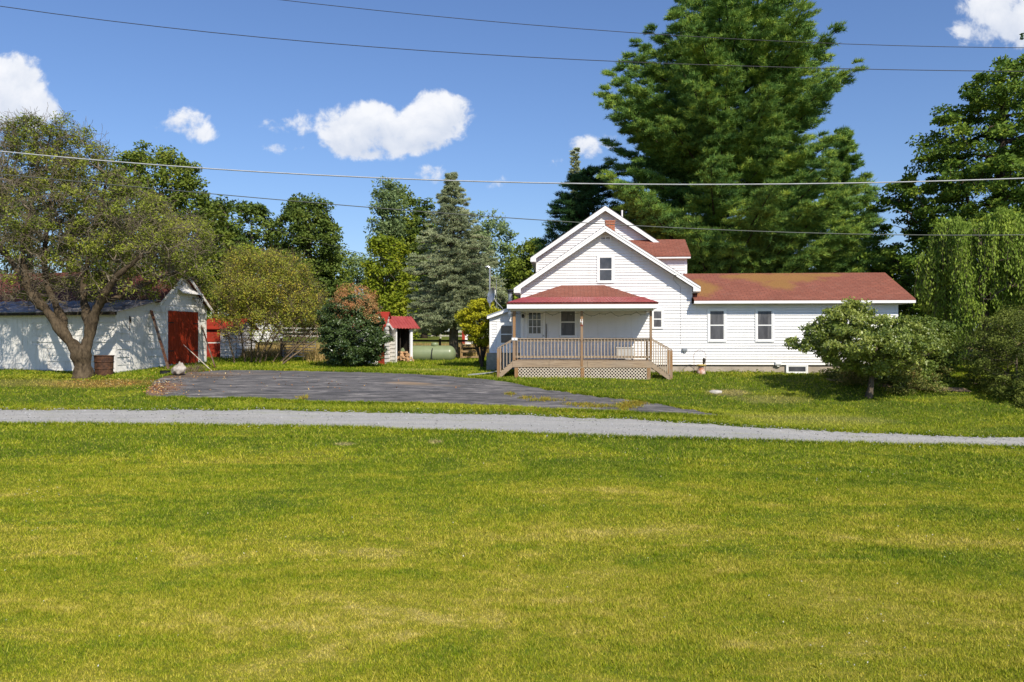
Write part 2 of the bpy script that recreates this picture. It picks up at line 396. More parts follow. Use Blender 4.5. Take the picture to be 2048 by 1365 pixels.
# rear block
rxl = hp(1073, 600, YB)[0]; rax, raz = hp(1210.6, 411.5, YB - .3); rex, rez = hp(1061, 515.5, YB - .3)
rs = (raz - rez) / (rax - rex); rxr = rax + (rax - rxl) + .3; rerx = rax + (rax - rex); YE = 10.5
mb = MB(); siding(mb, [(rxl, zb), (rxr, zb), (rxr, raz - rs * (rxr - rax) - .2), (rax, raz - .2), (rxl, raz - rs * (rax - rxl) - .2)], front(YB))
siding(mb, [(-YE, zb), (-YB, zb), (-YB, rez - .1), (-YE, rez - .1)], leftw(rxl)); siding(mb, [(-rxr, zb), (-rxl, zb), (-rax, raz - .1)], backw(YE)) 
mb.build('rear_wall', m_siding, house)
mb = MB(); mb.box(rxl - .02, rxl + .08, YB - .03, YB + .05, zb, raz - rs * (rax - rxl) - .2); mb.build('rear_corner_board', m_trim, house)
mb = MB(); y0 = YB - .32
mb.slab([(rex, y0, rez), (rax, y0, raz), (rax, YE + .3, raz), (rex, YE + .3, rez)][::-1], e); mb.slab([(rax, y0, raz), (rerx, y0, rez), (rerx, YE + .3, rez), (rax, YE + .3, raz)], e)
rr = mb.build('rear_roof', m_roof, house)
mb = MB(); mb.slab([(rex + .02, y0 + .04, rez - e - .004), (rax, y0 + .04, raz - e - .004), (rax, YE, raz - e - .004), (rex + .02, YE, rez - e - .004)][::-1], .03)
mb.slab([(rax, y0 + .04, raz - e - .004), (rerx, y0 + .04, rez - e - .004), (rerx, YE, rez - e - .004), (rax, YE, raz - e - .004)], .03)
mb.box(rex + .02, rxl, y0 + .04, YE, rez - .24, rez - .21); mb.build('rear_soffit', m_soffit, house)
rake(rax, raz, rex, rez, rxl - .01, y0 + .01, house, two=False); rake(rax, raz, rerx, rez, rxr, y0 + .01, house, two=False)
vx, vz = hp(1244, 421, 6.5); MB().tube([(vx, 6.5, vz - .9), (vx, 6.5, vz)], .045, 10).build('vent_pipe', m_trim, rr)
# shed dormer on the right slope
dy = 3.0; dex, dez = hp(1382, 511, dy - .3); dxr = hp(1373, 540, dy)[0]; dz2 = hp(1376, 479, YB)[1]
dxl = hp(1240, 500, dy)[0]
mb = MB(); siding(mb, [(dxl, dez - 2.1), (dxr, dez - 2.1), (dxr, dez - .1), (dxl, dez - .1)], front(dy)); siding(mb, [(dy, dez - 2.4), (YE, dez - 2.4), (YE, dez + .3), (dy, dez - .1)], rightw(dxr))
dm = mb.build('dormer_wall', m_siding, house)
mb = MB(); mb.box(dxr - .09, dxr + .02, dy - .03, dy + .04, dez - 2.1, dez - .12); mb.build('dormer_corner_board', m_trim, dm)
mb = MB(); k = (dz2 - dez) / (YB - dy + .3)
mb.slab([(dxl, dy - .3, dez), (dex, dy - .3, dez), (dex, YB + 1.6, dez + k * (YB + 1.9 - dy)), (dxl, YB - .01, dz2), ], e)
mb.v[2] = (dex, YB - .01, dz2); mb.v[6] = (dex, YB - .01, dz2 - e)
mb.slab([(rax + 1.2, YB + .02, dz2), (dex, YB + .02, dz2), (dex, YE, dz2 - .6), (rax + 1.2, YE, dz2 - .6)], e)
mb.build('dormer_roof', roofmat('dormer_shingles', (.30, .108, .070), (.09, .035, .03), k=2.0), house)
mb = MB(); mb.box(dxl, dex - .01, dy - .28, dy - .26, dez - .13, dez - e - .005); mb.box(dxl, dex - .01, dy - .26, dy, dez - .12, dez - .10); mb.build('dormer_fascia', m_trim, dm)
# chimney
cx0, cz1 = hp(1211, 441, 1.2); cx1 = hp(1229.8, 441, 1.2)[0]
ch = MB().box(cx0, cx1, 1.2, 1.6, apz - .9, cz1 - .07).build('chimney', m_brick, house)
MB().box(cx0 - .02, cx1 + .02, 1.18, 1.62, cz1 - .068, cz1).build('chimney_cap', m_brick, ch)
# gable vent
vx0, vz1 = hp(1199.5, 472, 0); vx1, vz0 = hp(1221.8, 482.6, 0)
mb = MB(); mb.box(vx0, vx1, -.03, -.0, vz0, vz0 + .03); mb.box(vx0, vx1, -.03, 0, vz1 - .03, vz1); xm = (vx0 + vx1) / 2
for a in (vx0, xm - .02, vx1 - .04): mb.box(a, a + .04, -.034, 0, vz0 + .03, vz1 - .03)
for i in range(4):
    z = vz0 + .05 + i * (vz1 - vz0 - .06) / 4
    for a, b in ((vx0 + .04, xm - .02), (xm + .02, vx1 - .04)): mb.hexa([(a, -.03, z - .012), (b, -.03, z - .012), (b, -.005, z + .012), (a, -.005, z + .012), (a, -.03, z - .004), (b, -.03, z - .004), (b, -.005, z + .02), (a, -.005, z + .02)])
gv = mb.build('gable_vent', m_trim, house); MB().box(vx0 + .04, vx1 - .04, -.017, -.016, vz0 + .03, vz1 - .03).build('vent_backing', m_black, gv)
# windows
m_curtain = simple('curtain_behind_screen', (.15, .15, .155), (.09, .09, .095), 9, .6, stretch=(3, 1, .3))
def window(px0, py0, px1, py1, yl, parent=house, glass=m_screen, split=.5, tr=.085, label=None, fr=None, curtain=None):
    fr = fr or H
    x0, z1 = fr.hp(px0, py0, yl); x1, z0 = fr.hp(px1, py1, yl); d = yl
    m = MB(); p = .062
    m.box(x0, x0 + tr, d - p, d, z0, z1); m.box(x1 - tr, x1, d - p, d, z0, z1); m.box(x0 + tr, x1 - tr, d - p, d, z1 - tr, z1); m.box(x0 + tr, x1 - tr, d - p - .008, d, z0, z0 + tr)
    o = m.build('window', m_trim, parent, bevel=.005)
    a0, a1, b0, b1 = x0 + tr, x1 - tr, z0 + tr, z1 - tr; s_ = .028; zm = b0 + (b1 - b0) * split
    m = MB(); m.box(a0, a0 + s_, d - .052, d, b0, b1); m.box(a1 - s_, a1, d - .052, d, b0, b1); m.box(a0 + s_, a1 - s_, d - .052, d, b0, b0 + s_); m.box(a0 + s_, a1 - s_, d - .052, d, b1 - s_, b1)
    m.box(a0 + s_, a1 - s_, d - .056, d, zm - .022, zm + .022); m.build('sash', m_trim, o)
    m = MB(); m.box(a0 + s_, a1 - s_, d - .040, d - .034, zm + .022, b1 - s_); m.box(a0 + s_, a1 - s_, d - .045, d - .039, b0 + s_, zm - .022)
    m.build('pane', glass, o)
    if curtain:
        m = MB(); w_ = (a1 - a0)
        for u0, u1, v0 in curtain: m.extr([(a0 + s_ + w_ * u0, d - .0465, b1 - s_), (a0 + s_ + w_ * u0, d - .0465, b0 + (b1 - b0) * v0), (a0 + w_ * (u0 * .6 + u1 * .4), d - .0465, b0 + (b1 - b0) * v0), (a0 + w_ * u1, d - .0465, b1 - s_)], (0, .001, 0))
        m.build('curtain', m_curtain, o)
    return o
window(1194, 511, 1228.5, 567, 0, glass=m_glass, split=.49)
window(1119, 620, 1153, 674.5, 0, tr=.04, split=.55, curtain=[(0, .5, .3), (.55, .94, .2)])
window(1303, 619, 1326.5, 658.5, 0, split=.5, tr=.06)
window(1414.5, 617.5, 1452.5, 684.5, 0, curtain=[(0, .16, .05), (.8, .94, .1)]); window(1509.7, 617.5, 1548, 684.5, 0, curtain=[(0, .28, .5), (.66, .94, .05)]); window(1668, 617.5, 1691, 660, 0, tr=.07)
# addition
ZF = hp(1450, 600, -.42)[1]
ax1 = hp(1831, 600, -.42)[0]; awx = hp(1795, 700, 0)[0]
aze = hp(1600, 599, -.42)[1]
d_ = 2.4
while hp(1770, 546, d_)[0] < ax1 and d_ < 5: d_ += .02
adr = d_; azr = hp(1600, 546.5, adr)[1]; ayb = adr * 2 + .42
mb = MB()
siding(mb, [(xr, zb), (awx, zb), (awx, aze - .16), (xr, aze - .16)], front(0)); siding(mb, [(0, zb), (ayb - .5, zb), (ayb - .5, aze - .2), (0, aze - .2)], rightw(awx))
siding(mb, [(.0, aze - .2), (ayb - .5, aze - .2), (adr, azr - .14)], rightw(awx))
aw = mb.build('addition_wall', m_siding, house)
mb = MB(); mb.box(awx - .07, awx + .02, -.025, .06, zb, aze - .16); mb.build('addition_corner_board', m_trim, aw)
mb = MB(); mb.slab([(xr + .04, -.44, aze), (ax1, -.44, aze), (ax1, adr, azr), (xr - 1.1, adr, azr)][0:2] + [(ax1, adr, azr), (xr + .04, adr, azr)], e)
mb.slab([(xr + .04, adr, azr), (ax1, adr, azr), (ax1, ayb + .4, aze), (xr + .04, ayb + .4, aze)], e)
moss_x = [hp(1345, 570, 1)[0]]
bl = []
for (px, py, rx, rz) in ((1400, 577, .95, .50), (1560, 556, 2.3, .34), (1500, 554, 1.5, .2), (1555, 570, .9, .34), (1640, 551, 1.2, .14)):
    f_ = (603 - py) / 56; X_, Z_ = hp(px, py, -.42 + f_ * (adr + .42)); bl.append((X_, Z_, rx, rz))
ar = mb.build('addition_roof', roofmat('mossy_red_shingles', (.30, .108, .070), (.09, .035, .03), moss=bl, k=2.4), house)
mb = MB(); mb.box(xr + .04, ax1 - .0, -.455, -.43, aze - .16, aze - e - .004); mb.box(ax1 - .02, ax1 - .0, -.43, ayb, aze - .16, aze - .06); mb.build('addition_fascia', m_trim, ar)
mb = MB(); mb.box(xr + .04, ax1 - .02, -.43, 2.2, aze - .17, aze - .155); mb.build('addition_soffit', m_soffit, ar)
# foundation
mb = MB(); mb.box(xl + .03, awx - .03, .03, ayb - .6, -1.2, zb - .004); mb.box(rxl + .05, rxr - .1, YB + .0, YE - .05, -1.2, zb - .004)
mb.build('foundation', m_conc, house)
mb = MB(); mb.box(xl, awx, -.012, .03, zb - .03, zb + .012); mb.build('starter_strip', m_dark, house)
window(1571.5, 729, 1615.5, 748.5, -.0, glass=m_glass, split=-.5, tr=.07)
def ubox(px0, py0, px1, py1, d, name, mat, yl=0):
    x0, z1 = hp(px0, py0, yl); x1, z0 = hp(px1, py1, yl)
    m = MB(); m.box(x0, x1, yl - d, yl, z0, z1); m.box(x0 + .02, x1 - .02, yl - d - .02, yl - d - .0, z0 + .03, z1 - .05); m.box(x0 + (x1 - x0) * .3, x1 - (x1 - x0) * .3, yl - d * .7, yl - .01, z0 - .06, z0)
    return m.build(name, mat, house, bevel=.008)
ubox(1549.5, 723.5, 1562, 731, .1, 'utility_box', m_trim); ubox(1364, 696.5, 1374, 703, .11, 'dryer_vent', m_tin)
# service cable with clamp on gable
pts = [hp(x, y, -.03) for x, y in ((1346.5, 552), (1347, 560), (1352, 566), (1360, 573), (1361, 575), (1361, 600), (1361.5, 640), (1361, 690))]
MB().tube([(a, -.03 if i else -.3, b) for i, (a, b) in enumerate(pts)], .007, 5).build('service_cable', simple('cable_grey', (.30, .30, .31)), house)
a, b = hp(1350, 549.5, -.4); MB().tube([(a - .06, -.42, b), (a + .06, -.42, b)], .035, 8).build('cable_clamp', m_tin, house)
# ---- left mudroom wing
wy = .8; wxl = hp(980, 660, wy)[0]; wz0 = hp(1000, 706, wy)[1]
rlx, rlz = hp(974, 631, wy - .2); rrx, rrz = hp(1021, 614.5, wy - .2); ks = (rrz - rlz) / (rrx - rlx)
xe = xl + .0; ztop = rlz + ks * (xe - rlx)
mb = MB(); siding(mb, [(wxl, wz0), (xe, wz0), (xe, ztop - .1), (wxl, rlz + ks * (wxl - rlx) - .1)], front(wy)); siding(mb, [(-5, wz0), (-wy, wz0), (-wy, rlz - .02), (-5, rlz - .02)], leftw(wxl))
wg = mb.build('mudroom_wall', m_siding, house)
mb = MB(); mb.slab([(rlx, wy - .22, rlz), (xe, wy - .22, ztop), (xe, 5.2, ztop), (rlx, 5.2, rlz)], .05); mb.build('mudroom_roof', m_tin, house)
mb = MB(); mb.extr([(rlx, wy - .21, rlz - .052), (rlx, wy - .21, rlz - .16), (xe, wy - .21, ztop - .16), (xe, wy - .21, ztop - .052)], (0, .03, 0)); mb.box(wxl - .02, wxl + .07, wy - .03, wy + .04, wz0, rlz - .05); mb.build('mudroom_trim', m_trim, wg)
mb = MB(); mb.box(wxl + .04, xe, wy + .03, 5, -1, wz0 - .004); bx0 = hp(973, 720, wy - .25)[0]; bx1 = hp(994, 720, wy - .25)[0]; mb.box(bx0, bx1, wy - .25, wy + .02, -1, wz0 - .01)
mb.build('mudroom_foundation', m_block, house)
x0, z1 = hp(993.5, 644, wy); x1 = hp(1028, 644, wy)[0]
md = MB().box(x0, x1, wy - .04, wy, wz0 + .02, z1).build('side_door', m_trim, house)
a0, b1 = hp(1002, 652, wy - .04); a1, b0 = hp(1024, 686, wy - .04)
mb = MB(); mb.box(a0, a1, wy - .048, wy - .041, b0, b1); mb.build('pane', m_glass, md)
mb = MB(); mb.box(a0, a1, wy - .062, wy - .049, (b0 + b1) / 2 - .02, (b0 + b1) / 2 + .02); mb.build('sash', m_trim, md)
# stove pipe
sx, sz = hp(1020.5, 600, .3); stz = hp(1020.5, 579.5, .3)[1]
fl = MB().tube([(sx, .45, sz - .7), (sx, .45, stz - .15)], .105, 14).build('stove_pipe', m_tin, house, smooth=False)
MB().lathe((sx, .45, stz), [(.12, -.16), (.14, -.15), (.14, -.10), (.115, -.09), (.115, -.06), (.155, -.05), (.155, -.02), (.05, .02)], 14).build('pipe_cap', m_black, fl)

# ---- porch
PY = -2.1
zd = hp(1165, 721.5, PY)[1]; dxl_ = hp(1024.5, 722, PY)[0]; dxr_ = hp(1304, 722, PY)[0]; zr0 = hp(1165, 736, PY)[1]
mb = MB(); nb = int((0 - PY) / .14)
for i in range(nb):
    y = PY + i * .14; mb.box(dxl_, dxr_, y, min(y + .134, -.02), zd - .035, zd)
mb.build('porch_floor', m_wood, house)
mb = MB(); xs = [dxl_, hp(1098, 722, PY)[0], hp(1175, 722, PY)[0], dxr_]
for i in range(3): mb.box(xs[i] + .003, xs[i + 1] - .003, PY - .005 - .002 * i, PY + .035, zr0 + (.01 if i == 0 else 0), zd - .038)
mb.box(dxl_, dxl_ + .04, PY + .04, -.02, zr0, zd - .04); mb.box(dxr_ - .04, dxr_, PY + .04, -.02, zr0, zd - .04); mb.build('rim_board', m_wood, house, bevel=.006)
# posts
zbm = hp(1165, 622.3, PY)[1]
posts = []
for i, (a, b) in enumerate(((1025.4, 1031), (1161, 1166), (1299.3, 1304.2))):
    x0 = hp(a, 700, PY)[0]; x1 = hp(b, 700, PY)[0]
    p = MB().box(x0, x1, PY - .02, PY + .09, zd - .0 if i != 1 else zr0 + .05, zbm).build('porch_post', m_woodv, house, bevel=.006); posts.append(p)
for a, b in ((1029, 1036.5), (1161, 1168.5), (1294, 1301)):
    x0 = hp(a, 740, PY)[0]; x1 = hp(b, 740, PY)[0]; MB().box(x0, x1, PY - .01, PY + .12, H.gz(x0, PY) - .3, zr0 - .004).build('porch_footing_post', m_woodv, house, bevel=.006)
# house number 4
nx, nz = hp(1163.2, 643.8, PY - .03)
mb = MB(); mb.bar((nx - .035, PY - .032, nz + .10), (nx - .05, PY - .032, nz - .01), .02, .012, (0, 1, 0)); mb.bar((nx - .055, PY - .032, nz - .01), (nx + .06, PY - .032, nz - .01), .012, .022); mb.bar((nx + .028, PY - .034, nz + .10), (nx + .028, PY - .034, nz - .115), .022, .012, (0, 1, 0))
mb.build('house_number', m_trim, posts[1])
MB().box(nx - .055, nx + .055, PY - .028, PY - .021, nz - .17, nz - .118).build('number_plate', simple('dark_red_tag', (.2, .03, .02)), posts[1])
# railing sections
def railing(xa, xb, n, parent=house, zt=None):
    m = MB(); zt_ = hp(1165, 677, PY)[1]; zl = hp(1165, 714.5, PY)[1]
    m.box(xa, xb, PY - .03, PY + .11, zt_ - .035, zt_); m.box(xa, xb, PY + .025, PY + .06, zt_ - .125, zt_ - .038); m.box(xa, xb, PY + .025, PY + .06, zl - .04, zl + .045)
    o = m.build('railing', m_wood, parent, bevel=.004)
    for i in range(n):
        x = xa + (i + .5) * (xb - xa) / n
        MB().box(x - .018, x + .018, PY - .012, PY + .024, zl - .055, zt_ - .04).build('baluster', m_woodlight, o)
    return o
pxs = [hp(a, 700, PY)[0] for a in (1031, 1161, 1166, 1299.3)]
railing(pxs[0], pxs[1], 19); railing(pxs[2], pxs[3], 20)
# extra rail posts beside end posts
for a, b in ((1031.6, 1036), (1292.5, 1297.5)):
    x0 = hp(a, 700, PY)[0]; x1 = hp(b, 700, PY)[0]; MB().box(x0, x1, PY + .065, PY + .15, zd, hp(1165, 678, PY)[1] - .03).build('railing_post', m_woodv, house)
a, b = hp(1023.5, 676, PY - .03); c, d = hp(1035, 681, PY - .03)
pl = MB().box(a, c, PY - .045, PY - .032, d, b).build('address_plaque', m_trim, posts[0]); xm = (a + c) / 2; MB().box(xm - .02, xm + .02, PY - .05, PY - .046, d + .03, b - .03).build('plaque_mark', simple('plaque_grey', (.3, .3, .32)), pl)
# lattice
def lattice(xa, xb, z0, z1):
    m = MB(); s_ = .128; hh = z1 - z0
    for dirn, yy in ((1, PY + .012), (-1, PY + .022)):
        k = -hh
        while k < (xb - xa):
            # strip from (xa+k,z0) rising
            p0, p1 = k, k + hh
            t0 = max(0, -p0) / hh; t1 = min(hh, (xb - xa) - p0) / hh
            if t1 > t0 + .02:
                A = (p0 + t0 * hh, z0 + t0 * hh); B = (p0 + t1 * hh, z0 + t1 * hh)
                if dirn < 0: A = (xb - xa - A[0], A[1]); B = (xb - xa - B[0], B[1])
                m.bar((xa + A[0], yy, A[1]), (xa + B[0], yy, B[1]), .009, .027)
            k += s_
    m.build('lattice', m_lattice, house)
lx = [hp(a, 740, PY)[0] for a in (1036.5, 1161, 1168.5, 1294)]; lzb = H.gz(0, PY) + .02
lattice(lx[0], lx[1], lzb - .02, zr0 - .006); lattice(lx[2], lx[3], lzb - .06, zr0 - .006)
MB().box(dxl_ + .1, dxr_ - .1, PY + .30, -.05, zr0 - .9, zr0 - .012).build('crawlspace_shade_box', m_dark, house)  # near-black box paints the shade under the deck behind the lattice
# porch roof
eyF = -2.42
elx2, ez2 = hp(1013.4, 606.5, eyF); erx2 = hp(1317, 606.5, eyF)[0]; tx0, tz = hp(1123, 571, -.02); tx1 = hp(1208.5, 571, -.02)[0]
A = Vector((elx2, eyF, ez2)); B = Vector((erx2, eyF, ez2)); C = Vector((tx1, -.02, tz)); D = Vector((tx0, -.02, tz)); A2 = Vector((elx2, -.02, ez2)); B2 = Vector((erx2, -.02, ez2))
mb = MB(); mb.slab([A, B, C, D], .05); mb.slab([B, B2, C], .05); mb.slab([A, D, A2], .05)
pr = mb.build('porch_roof', roofmat('porch_shingles', (.30, .108, .070), (.09, .035, .03), k=3.0), house)
# metal edge strip: lower part of the slope, ribbed
mb = MB(); n_ = 46; fr_ = .27; up = Vector((0, -.012, .022))
for i in range(n_ * 2):
    t0 = i / (n_ * 2); t1 = (i + 1) / (n_ * 2)
    def pt(t, s_):
        lo = A.lerp(B, t); hi = A.lerp(D, fr_).lerp(B.lerp(C, fr_), t); return lo.lerp(hi, s_) + up
    h0 = Vector((0, 0, .012)) if i % 2 else Vector((0, 0, 0)); h1 = Vector((0, 0, 0)) if i % 2 else Vector((0, 0, .012))
    mb.quad(pt(t0, -.04) + h0, pt(t1, -.04) + h1, pt(t1, 1) + h1, pt(t0, 1) + h0)
for P0, P1, P2 in ((B, B2, C), (A2, A, D)):
    mb.quad(P0 + Vector((0, 0, .02)), P1 + Vector((0, 0, .02)), P1.lerp(P2, fr_) + Vector((0, 0, .02)), P0.lerp(P2, fr_) + Vector((0, 0, .02)))
me_ = mb.build('metal_edge', m_redmetal, pr)
mb = MB(); hh = .165
mb.box(elx2 + .01, erx2 - .01, eyF - .0 + .01, eyF + .035, ez2 - hh - .05, ez2 - .052); mb.box(elx2 + .01, elx2 + .035, eyF + .036, -.0, ez2 - hh - .05, ez2 - .052); mb.box(erx2 - .035, erx2 - .01, eyF + .036, -.0, ez2 - hh - .05, ez2 - .052)
mb.build('porch_fascia', m_trim, pr)
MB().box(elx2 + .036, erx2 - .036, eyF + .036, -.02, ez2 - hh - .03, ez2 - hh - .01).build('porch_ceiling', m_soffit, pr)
bx0 = hp(1020, 620, PY)[0]; bx1 = hp(1306.6, 620, PY)[0]
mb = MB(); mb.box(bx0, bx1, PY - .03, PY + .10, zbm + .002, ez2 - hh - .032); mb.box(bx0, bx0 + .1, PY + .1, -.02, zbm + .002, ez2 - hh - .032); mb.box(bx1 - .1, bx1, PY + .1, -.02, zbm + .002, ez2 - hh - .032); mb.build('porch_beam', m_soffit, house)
# front door
x0, z1 = hp(1051, 622.5, 0); x1 = hp(1090, 622.5, 0)[0]
mb = MB(); mb.box(x0 - .0, x0 + .07, -.04, 0, zd, z1); mb.box(x1 - .07, x1, -.04, 0, zd, z1); mb.box(x0 + .07, x1 - .07, -.04, 0, z1 - .06, z1)
dr = mb.build('front_door', m_trim, house)
MB().box(x0 + .075, x1 - .075, -.0305, -.0, zd + .01, z1 - .065).build('door_panel', simple('door_white', (.78, .775, .75), (.7, .7, .68)), dr)
a0, b1 = hp(1057, 625.5, -.03); a1, b0 = hp(1082, 668, -.03)
MB().box(a0, a1, -.038, -.030, b0, b1).build('pane', m_pane, dr)
mb = MB()
for i in range(4): x = a0 + (a1 - a0) * i / 3; mb.box(x - .012, x + .012, -.052, -.039, b0, b1)
for i in range(4): z = b0 + (b1 - b0) * i / 3; mb.box(a0, a1, -.050, -.0395, z - .012, z + .012)
mb.build('muntins', m_trim, dr)
kx, kz = hp(1087, 672, -.05); MB().tube([(kx, -.03, kz), (kx, -.06, kz), (kx, -.075, kz), (kx, -.1, kz)], [.015, .015, .035, .02], 10).build('door_knob', m_tin, dr)
sx_, sz_ = hp(1092.5, 660, -.05); MB().box(sx_ - .012, sx_ + .012, -.06, -.02, sz_ - .35, sz_ + .25).build('door_strap', m_dark, dr)
lx_, lz_ = hp(1046, 633, -.05); MB().lathe((lx_, -.09, lz_), [(.02, .09), (.06, .06), (.05, -.05), (.02, -.07)], 10).build('porch_lamp', m_black, house)
# stairs with handrails, both ends of the porch
def stairs(sgn, xtop, pxn, pyt, pyb, n_bal):
    xn, zt_ = hp(pxn, pyt, PY); ztop = hp(1165, 677, PY)[1] - (.02 if sgn > 0 else .05)
    gzn = H.gz(xn, PY); W = .95
    m = MB(); nst = 3; run = abs(xn - xtop)
    for i in range(nst):
        z = zd - (i + 1) * (zd - gzn) / (nst + 1); xa = xtop + sgn * run * i / nst; xb = xtop + sgn * run * (i + 1) / nst
        m.box(min(xa, xb), max(xa, xb), PY + .04, PY + W, z - .04, z)
    o = m.build('stairs', m_wood, house)
    for yy in (PY, PY + W):
        s0 = Vector((xtop, yy, zd - .04)); s1 = Vector((xn, yy, gzn + .06))
        mm = MB(); mm.extr([(xtop, yy, zd - .04), (xtop, yy, zr0 - .0), (xn - sgn * .04, yy, gzn - .05), (xn, yy, gzn - .05), (xn, yy, gzn + .16)][::-1 if sgn < 0 else 1], (0, .04, 0)); mm.build('stringer', m_wood, o)
        mm = MB(); mm.bar((xtop, yy + .02, ztop), (xn + sgn * .02, yy + .02, zt_ + .02), .11, .035); rl = mm.build('handrail', m_wood, o)
        mm = MB(); mm.box(xn - .05, xn + .05, yy - .02, yy + .08, gzn - .2, zt_); mm.build('newel_post', m_woodv, o)
    for k in range(n_bal):
        t = (k + .7) / (n_bal + .4); x = xtop + sgn * run * t; zt2 = ztop + (zt_ - ztop) * t; zb2 = (zd - .04) + (gzn + .10 - zd + .04) * t
        MB().box(x - .017, x + .017, PY - .03, PY + .004, zb2 + .02, zt2 - .01).build('baluster', m_woodlight, o)
    return o
stairs(-1, dxl_, 996.5, 697.5, 744, 4); stairs(1, dxr_, 1342.5, 701, 748, 8)

# ---- things on / by the porch
m_cable = simple('dark_cord', (.06, .08, .06))
mb = MB(); path = []
pins = [(1031, 626), (1044, 625), (1092, 624), (1118, 625), (1166, 625), (1199, 627), (1222, 624), (1250, 629), (1273, 624), (1290, 629), (1299, 625)]
for i in range(len(pins) - 1):
    for t in np.linspace(0, 1, 7)[:-1]:
        sag = 4 * t * (1 - t) * (6 if i in (1, 2, 4, 6) else 3)
        px = pins[i][0] + (pins[i + 1][0] - pins[i][0]) * t; py = pins[i][1] + (pins[i + 1][1] - pins[i][1]) * t + sag
        a, b = hp(px, py, -1.9); path.append(H.wp((a, -1.9, b)))
sl_o = mb.tube(path, .008, 5).build('string_lights', m_cable); tag(sl_o, 'dark cord of small lights swagged under the porch roof', 'string lights')
mb = MB()
for p in path[::3]: mb.lathe(p, [(.006, 0), (.016, -.02), (.014, -.04), (.003, -.05)], 6)
mb.build('bulb', simple('clear_bulb', (.5, .5, .45), rough=.2), sl_o)
# planter box on the deck
x0, z1 = hp(1232, 695, -.9); x1 = hp(1266, 695, -.9)[0]; m_tub = simple('storage_bench_grey', (.50, .50, .49), (.42, .42, .41), 3, .6)
q = H.root('storage_bench'); tag(q, 'pale grey storage bench standing on the porch behind the railing', 'bench')
mb = MB(); mb.box(x0, x1, -1.2, -.7, zd + .05, z1 - .05); mb.box(x0, x0 + .05, -1.2, -.7, zd, zd + .05); mb.box(x1 - .05, x1, -1.2, -.7, zd, zd + .05); mb.build('bench_body', m_tub, q, bevel=.01)
MB().box(x0 - .02, x1 + .02, -1.22, -.68, z1 - .048, z1).build('lid', m_tub, q, bevel=.01)
# bird bath with hoop
X, Y, Z = gp(1402, 747); Z = gz(X, 32.0); Y = 32.0; X = PX(1402, Y)
q = empty('bird_bath', (X, Y, Z)); tag(q, 'low stone bird bath with a yellow bowl against the house wall', 'bird bath')
s_ = Y / F
MB().lathe((0, 0, 0), [(.19, -.1), (.17, .1), (.13, .2), (.1, .26), (.12, .32)], 14).build('pedestal', simple('flaking_paint_stone', (.62, .55, .50), (.42, .14, .06), 6, .9), q, smooth=True)
zb_ = CZ - (733 - 682.5) * s_ - Z
MB().lathe((0, 0, zb_ - .02), [(.08, 0), (.16, .03), (.22, .08), (.21, .10), (.19, .08), (.05, .06)], 18).build('bowl', simple('yellow_bowl', (.62, .47, .16), (.5, .36, .1), 5, .5), q, smooth=True)
MB().tube([(.1, 0, zb_ + .08), (.12, 0, zb_ + .16), (.13, 0, zb_ + .24), (.12, 0, zb_ + .3), (.09, 0, zb_ + .33)], [.03, .05, .07, .05, .015], 10).build('bird_figure', m_dark, q, smooth=True)
mb = MB(); pts = []
for k in range(17):
    a = math.pi * (1.12 - 1.24 * k / 16); pts.append((math.cos(a) * .25 + 0.0 - .02, .12, (CZ - (714 - 682.5) * s_ - Z) + math.sin(a) * .27))
pts = [(-.25, .12, .0)] + pts + [(.2, .12, .0)]
q2 = MB().tube([Vector(p) + Vector((X, Y, Z)) for p in pts], .008, 6).build('wire_hoop', simple('rusty_wire', (.16, .07, .05)))
tag(q2, 'thin rusty wire hoop arching behind the bird bath', 'hoop')
# antenna mast and dish
Y = 35.2; X = PX(979.5, Y); q = empty('antenna_mast', (X, Y, gz(X, Y))); tag(q, 'tall thin grey antenna mast beside the mudroom', 'mast')
zt = CZ - (535.5 - 682.5) / F * Y - gz(X, Y)
MB().tube([(0, 0, 0), (0, 0, zt)], .035, 8).build('mast_pole', m_tin, q)
MB().tube([(0, 0, zt), (-.08, 0, zt + .04), (-.18, 0, zt + .02)], .04, 8).build('mast_head', m_tin, q)
MB().tube([(0, 0, zt * .6), (.3, 0, zt * .6), (.3, 0, zt * .88)], .012, 6).build('mast_bracket', m_tin, q)
Y = 34.6; X = PX(986, Y); Zd = CZ - (592 - 682.5) / F * Y
q = empty('satellite_dish', (X, Y, Zd)); tag(q, 'grey satellite dish edge-on above the mudroom roof', 'satellite dish')
mb = MB(); dsh = [(.02, 0), (.12, .012), (.22, .045), (.30, .09)]; n = 20
for i in range(3):
    for k in range(n):
        a0 = 2 * math.pi * k / n; a1 = 2 * math.pi * (k + 1) / n; (r0, h0), (r1, h1) = dsh[i], dsh[i + 1]
        mb.quad(*[(-h + .0, r * math.cos(a), r * math.sin(a) * 1.2) for r, h, a in ((r0, h0, a0), (r1, h1, a0), (r1, h1, a1), (r0, h0, a1))])
do = mb.build('dish', m_tin, q); do.rotation_euler = (0, R(12), R(35)); md_ = do.modifiers.new('thick', 'SOLIDIFY'); md_.thickness = .012
MB().tube([(0, 0, 0), (.12, 0, -.25), (.42, .1, -.55)], .022, 8).build('dish_arm', m_tin, q); MB().tube([(-.05, 0, -.3), (-.35, -.3, .15)], .014, 6).build('feed_horn', m_tin, q)
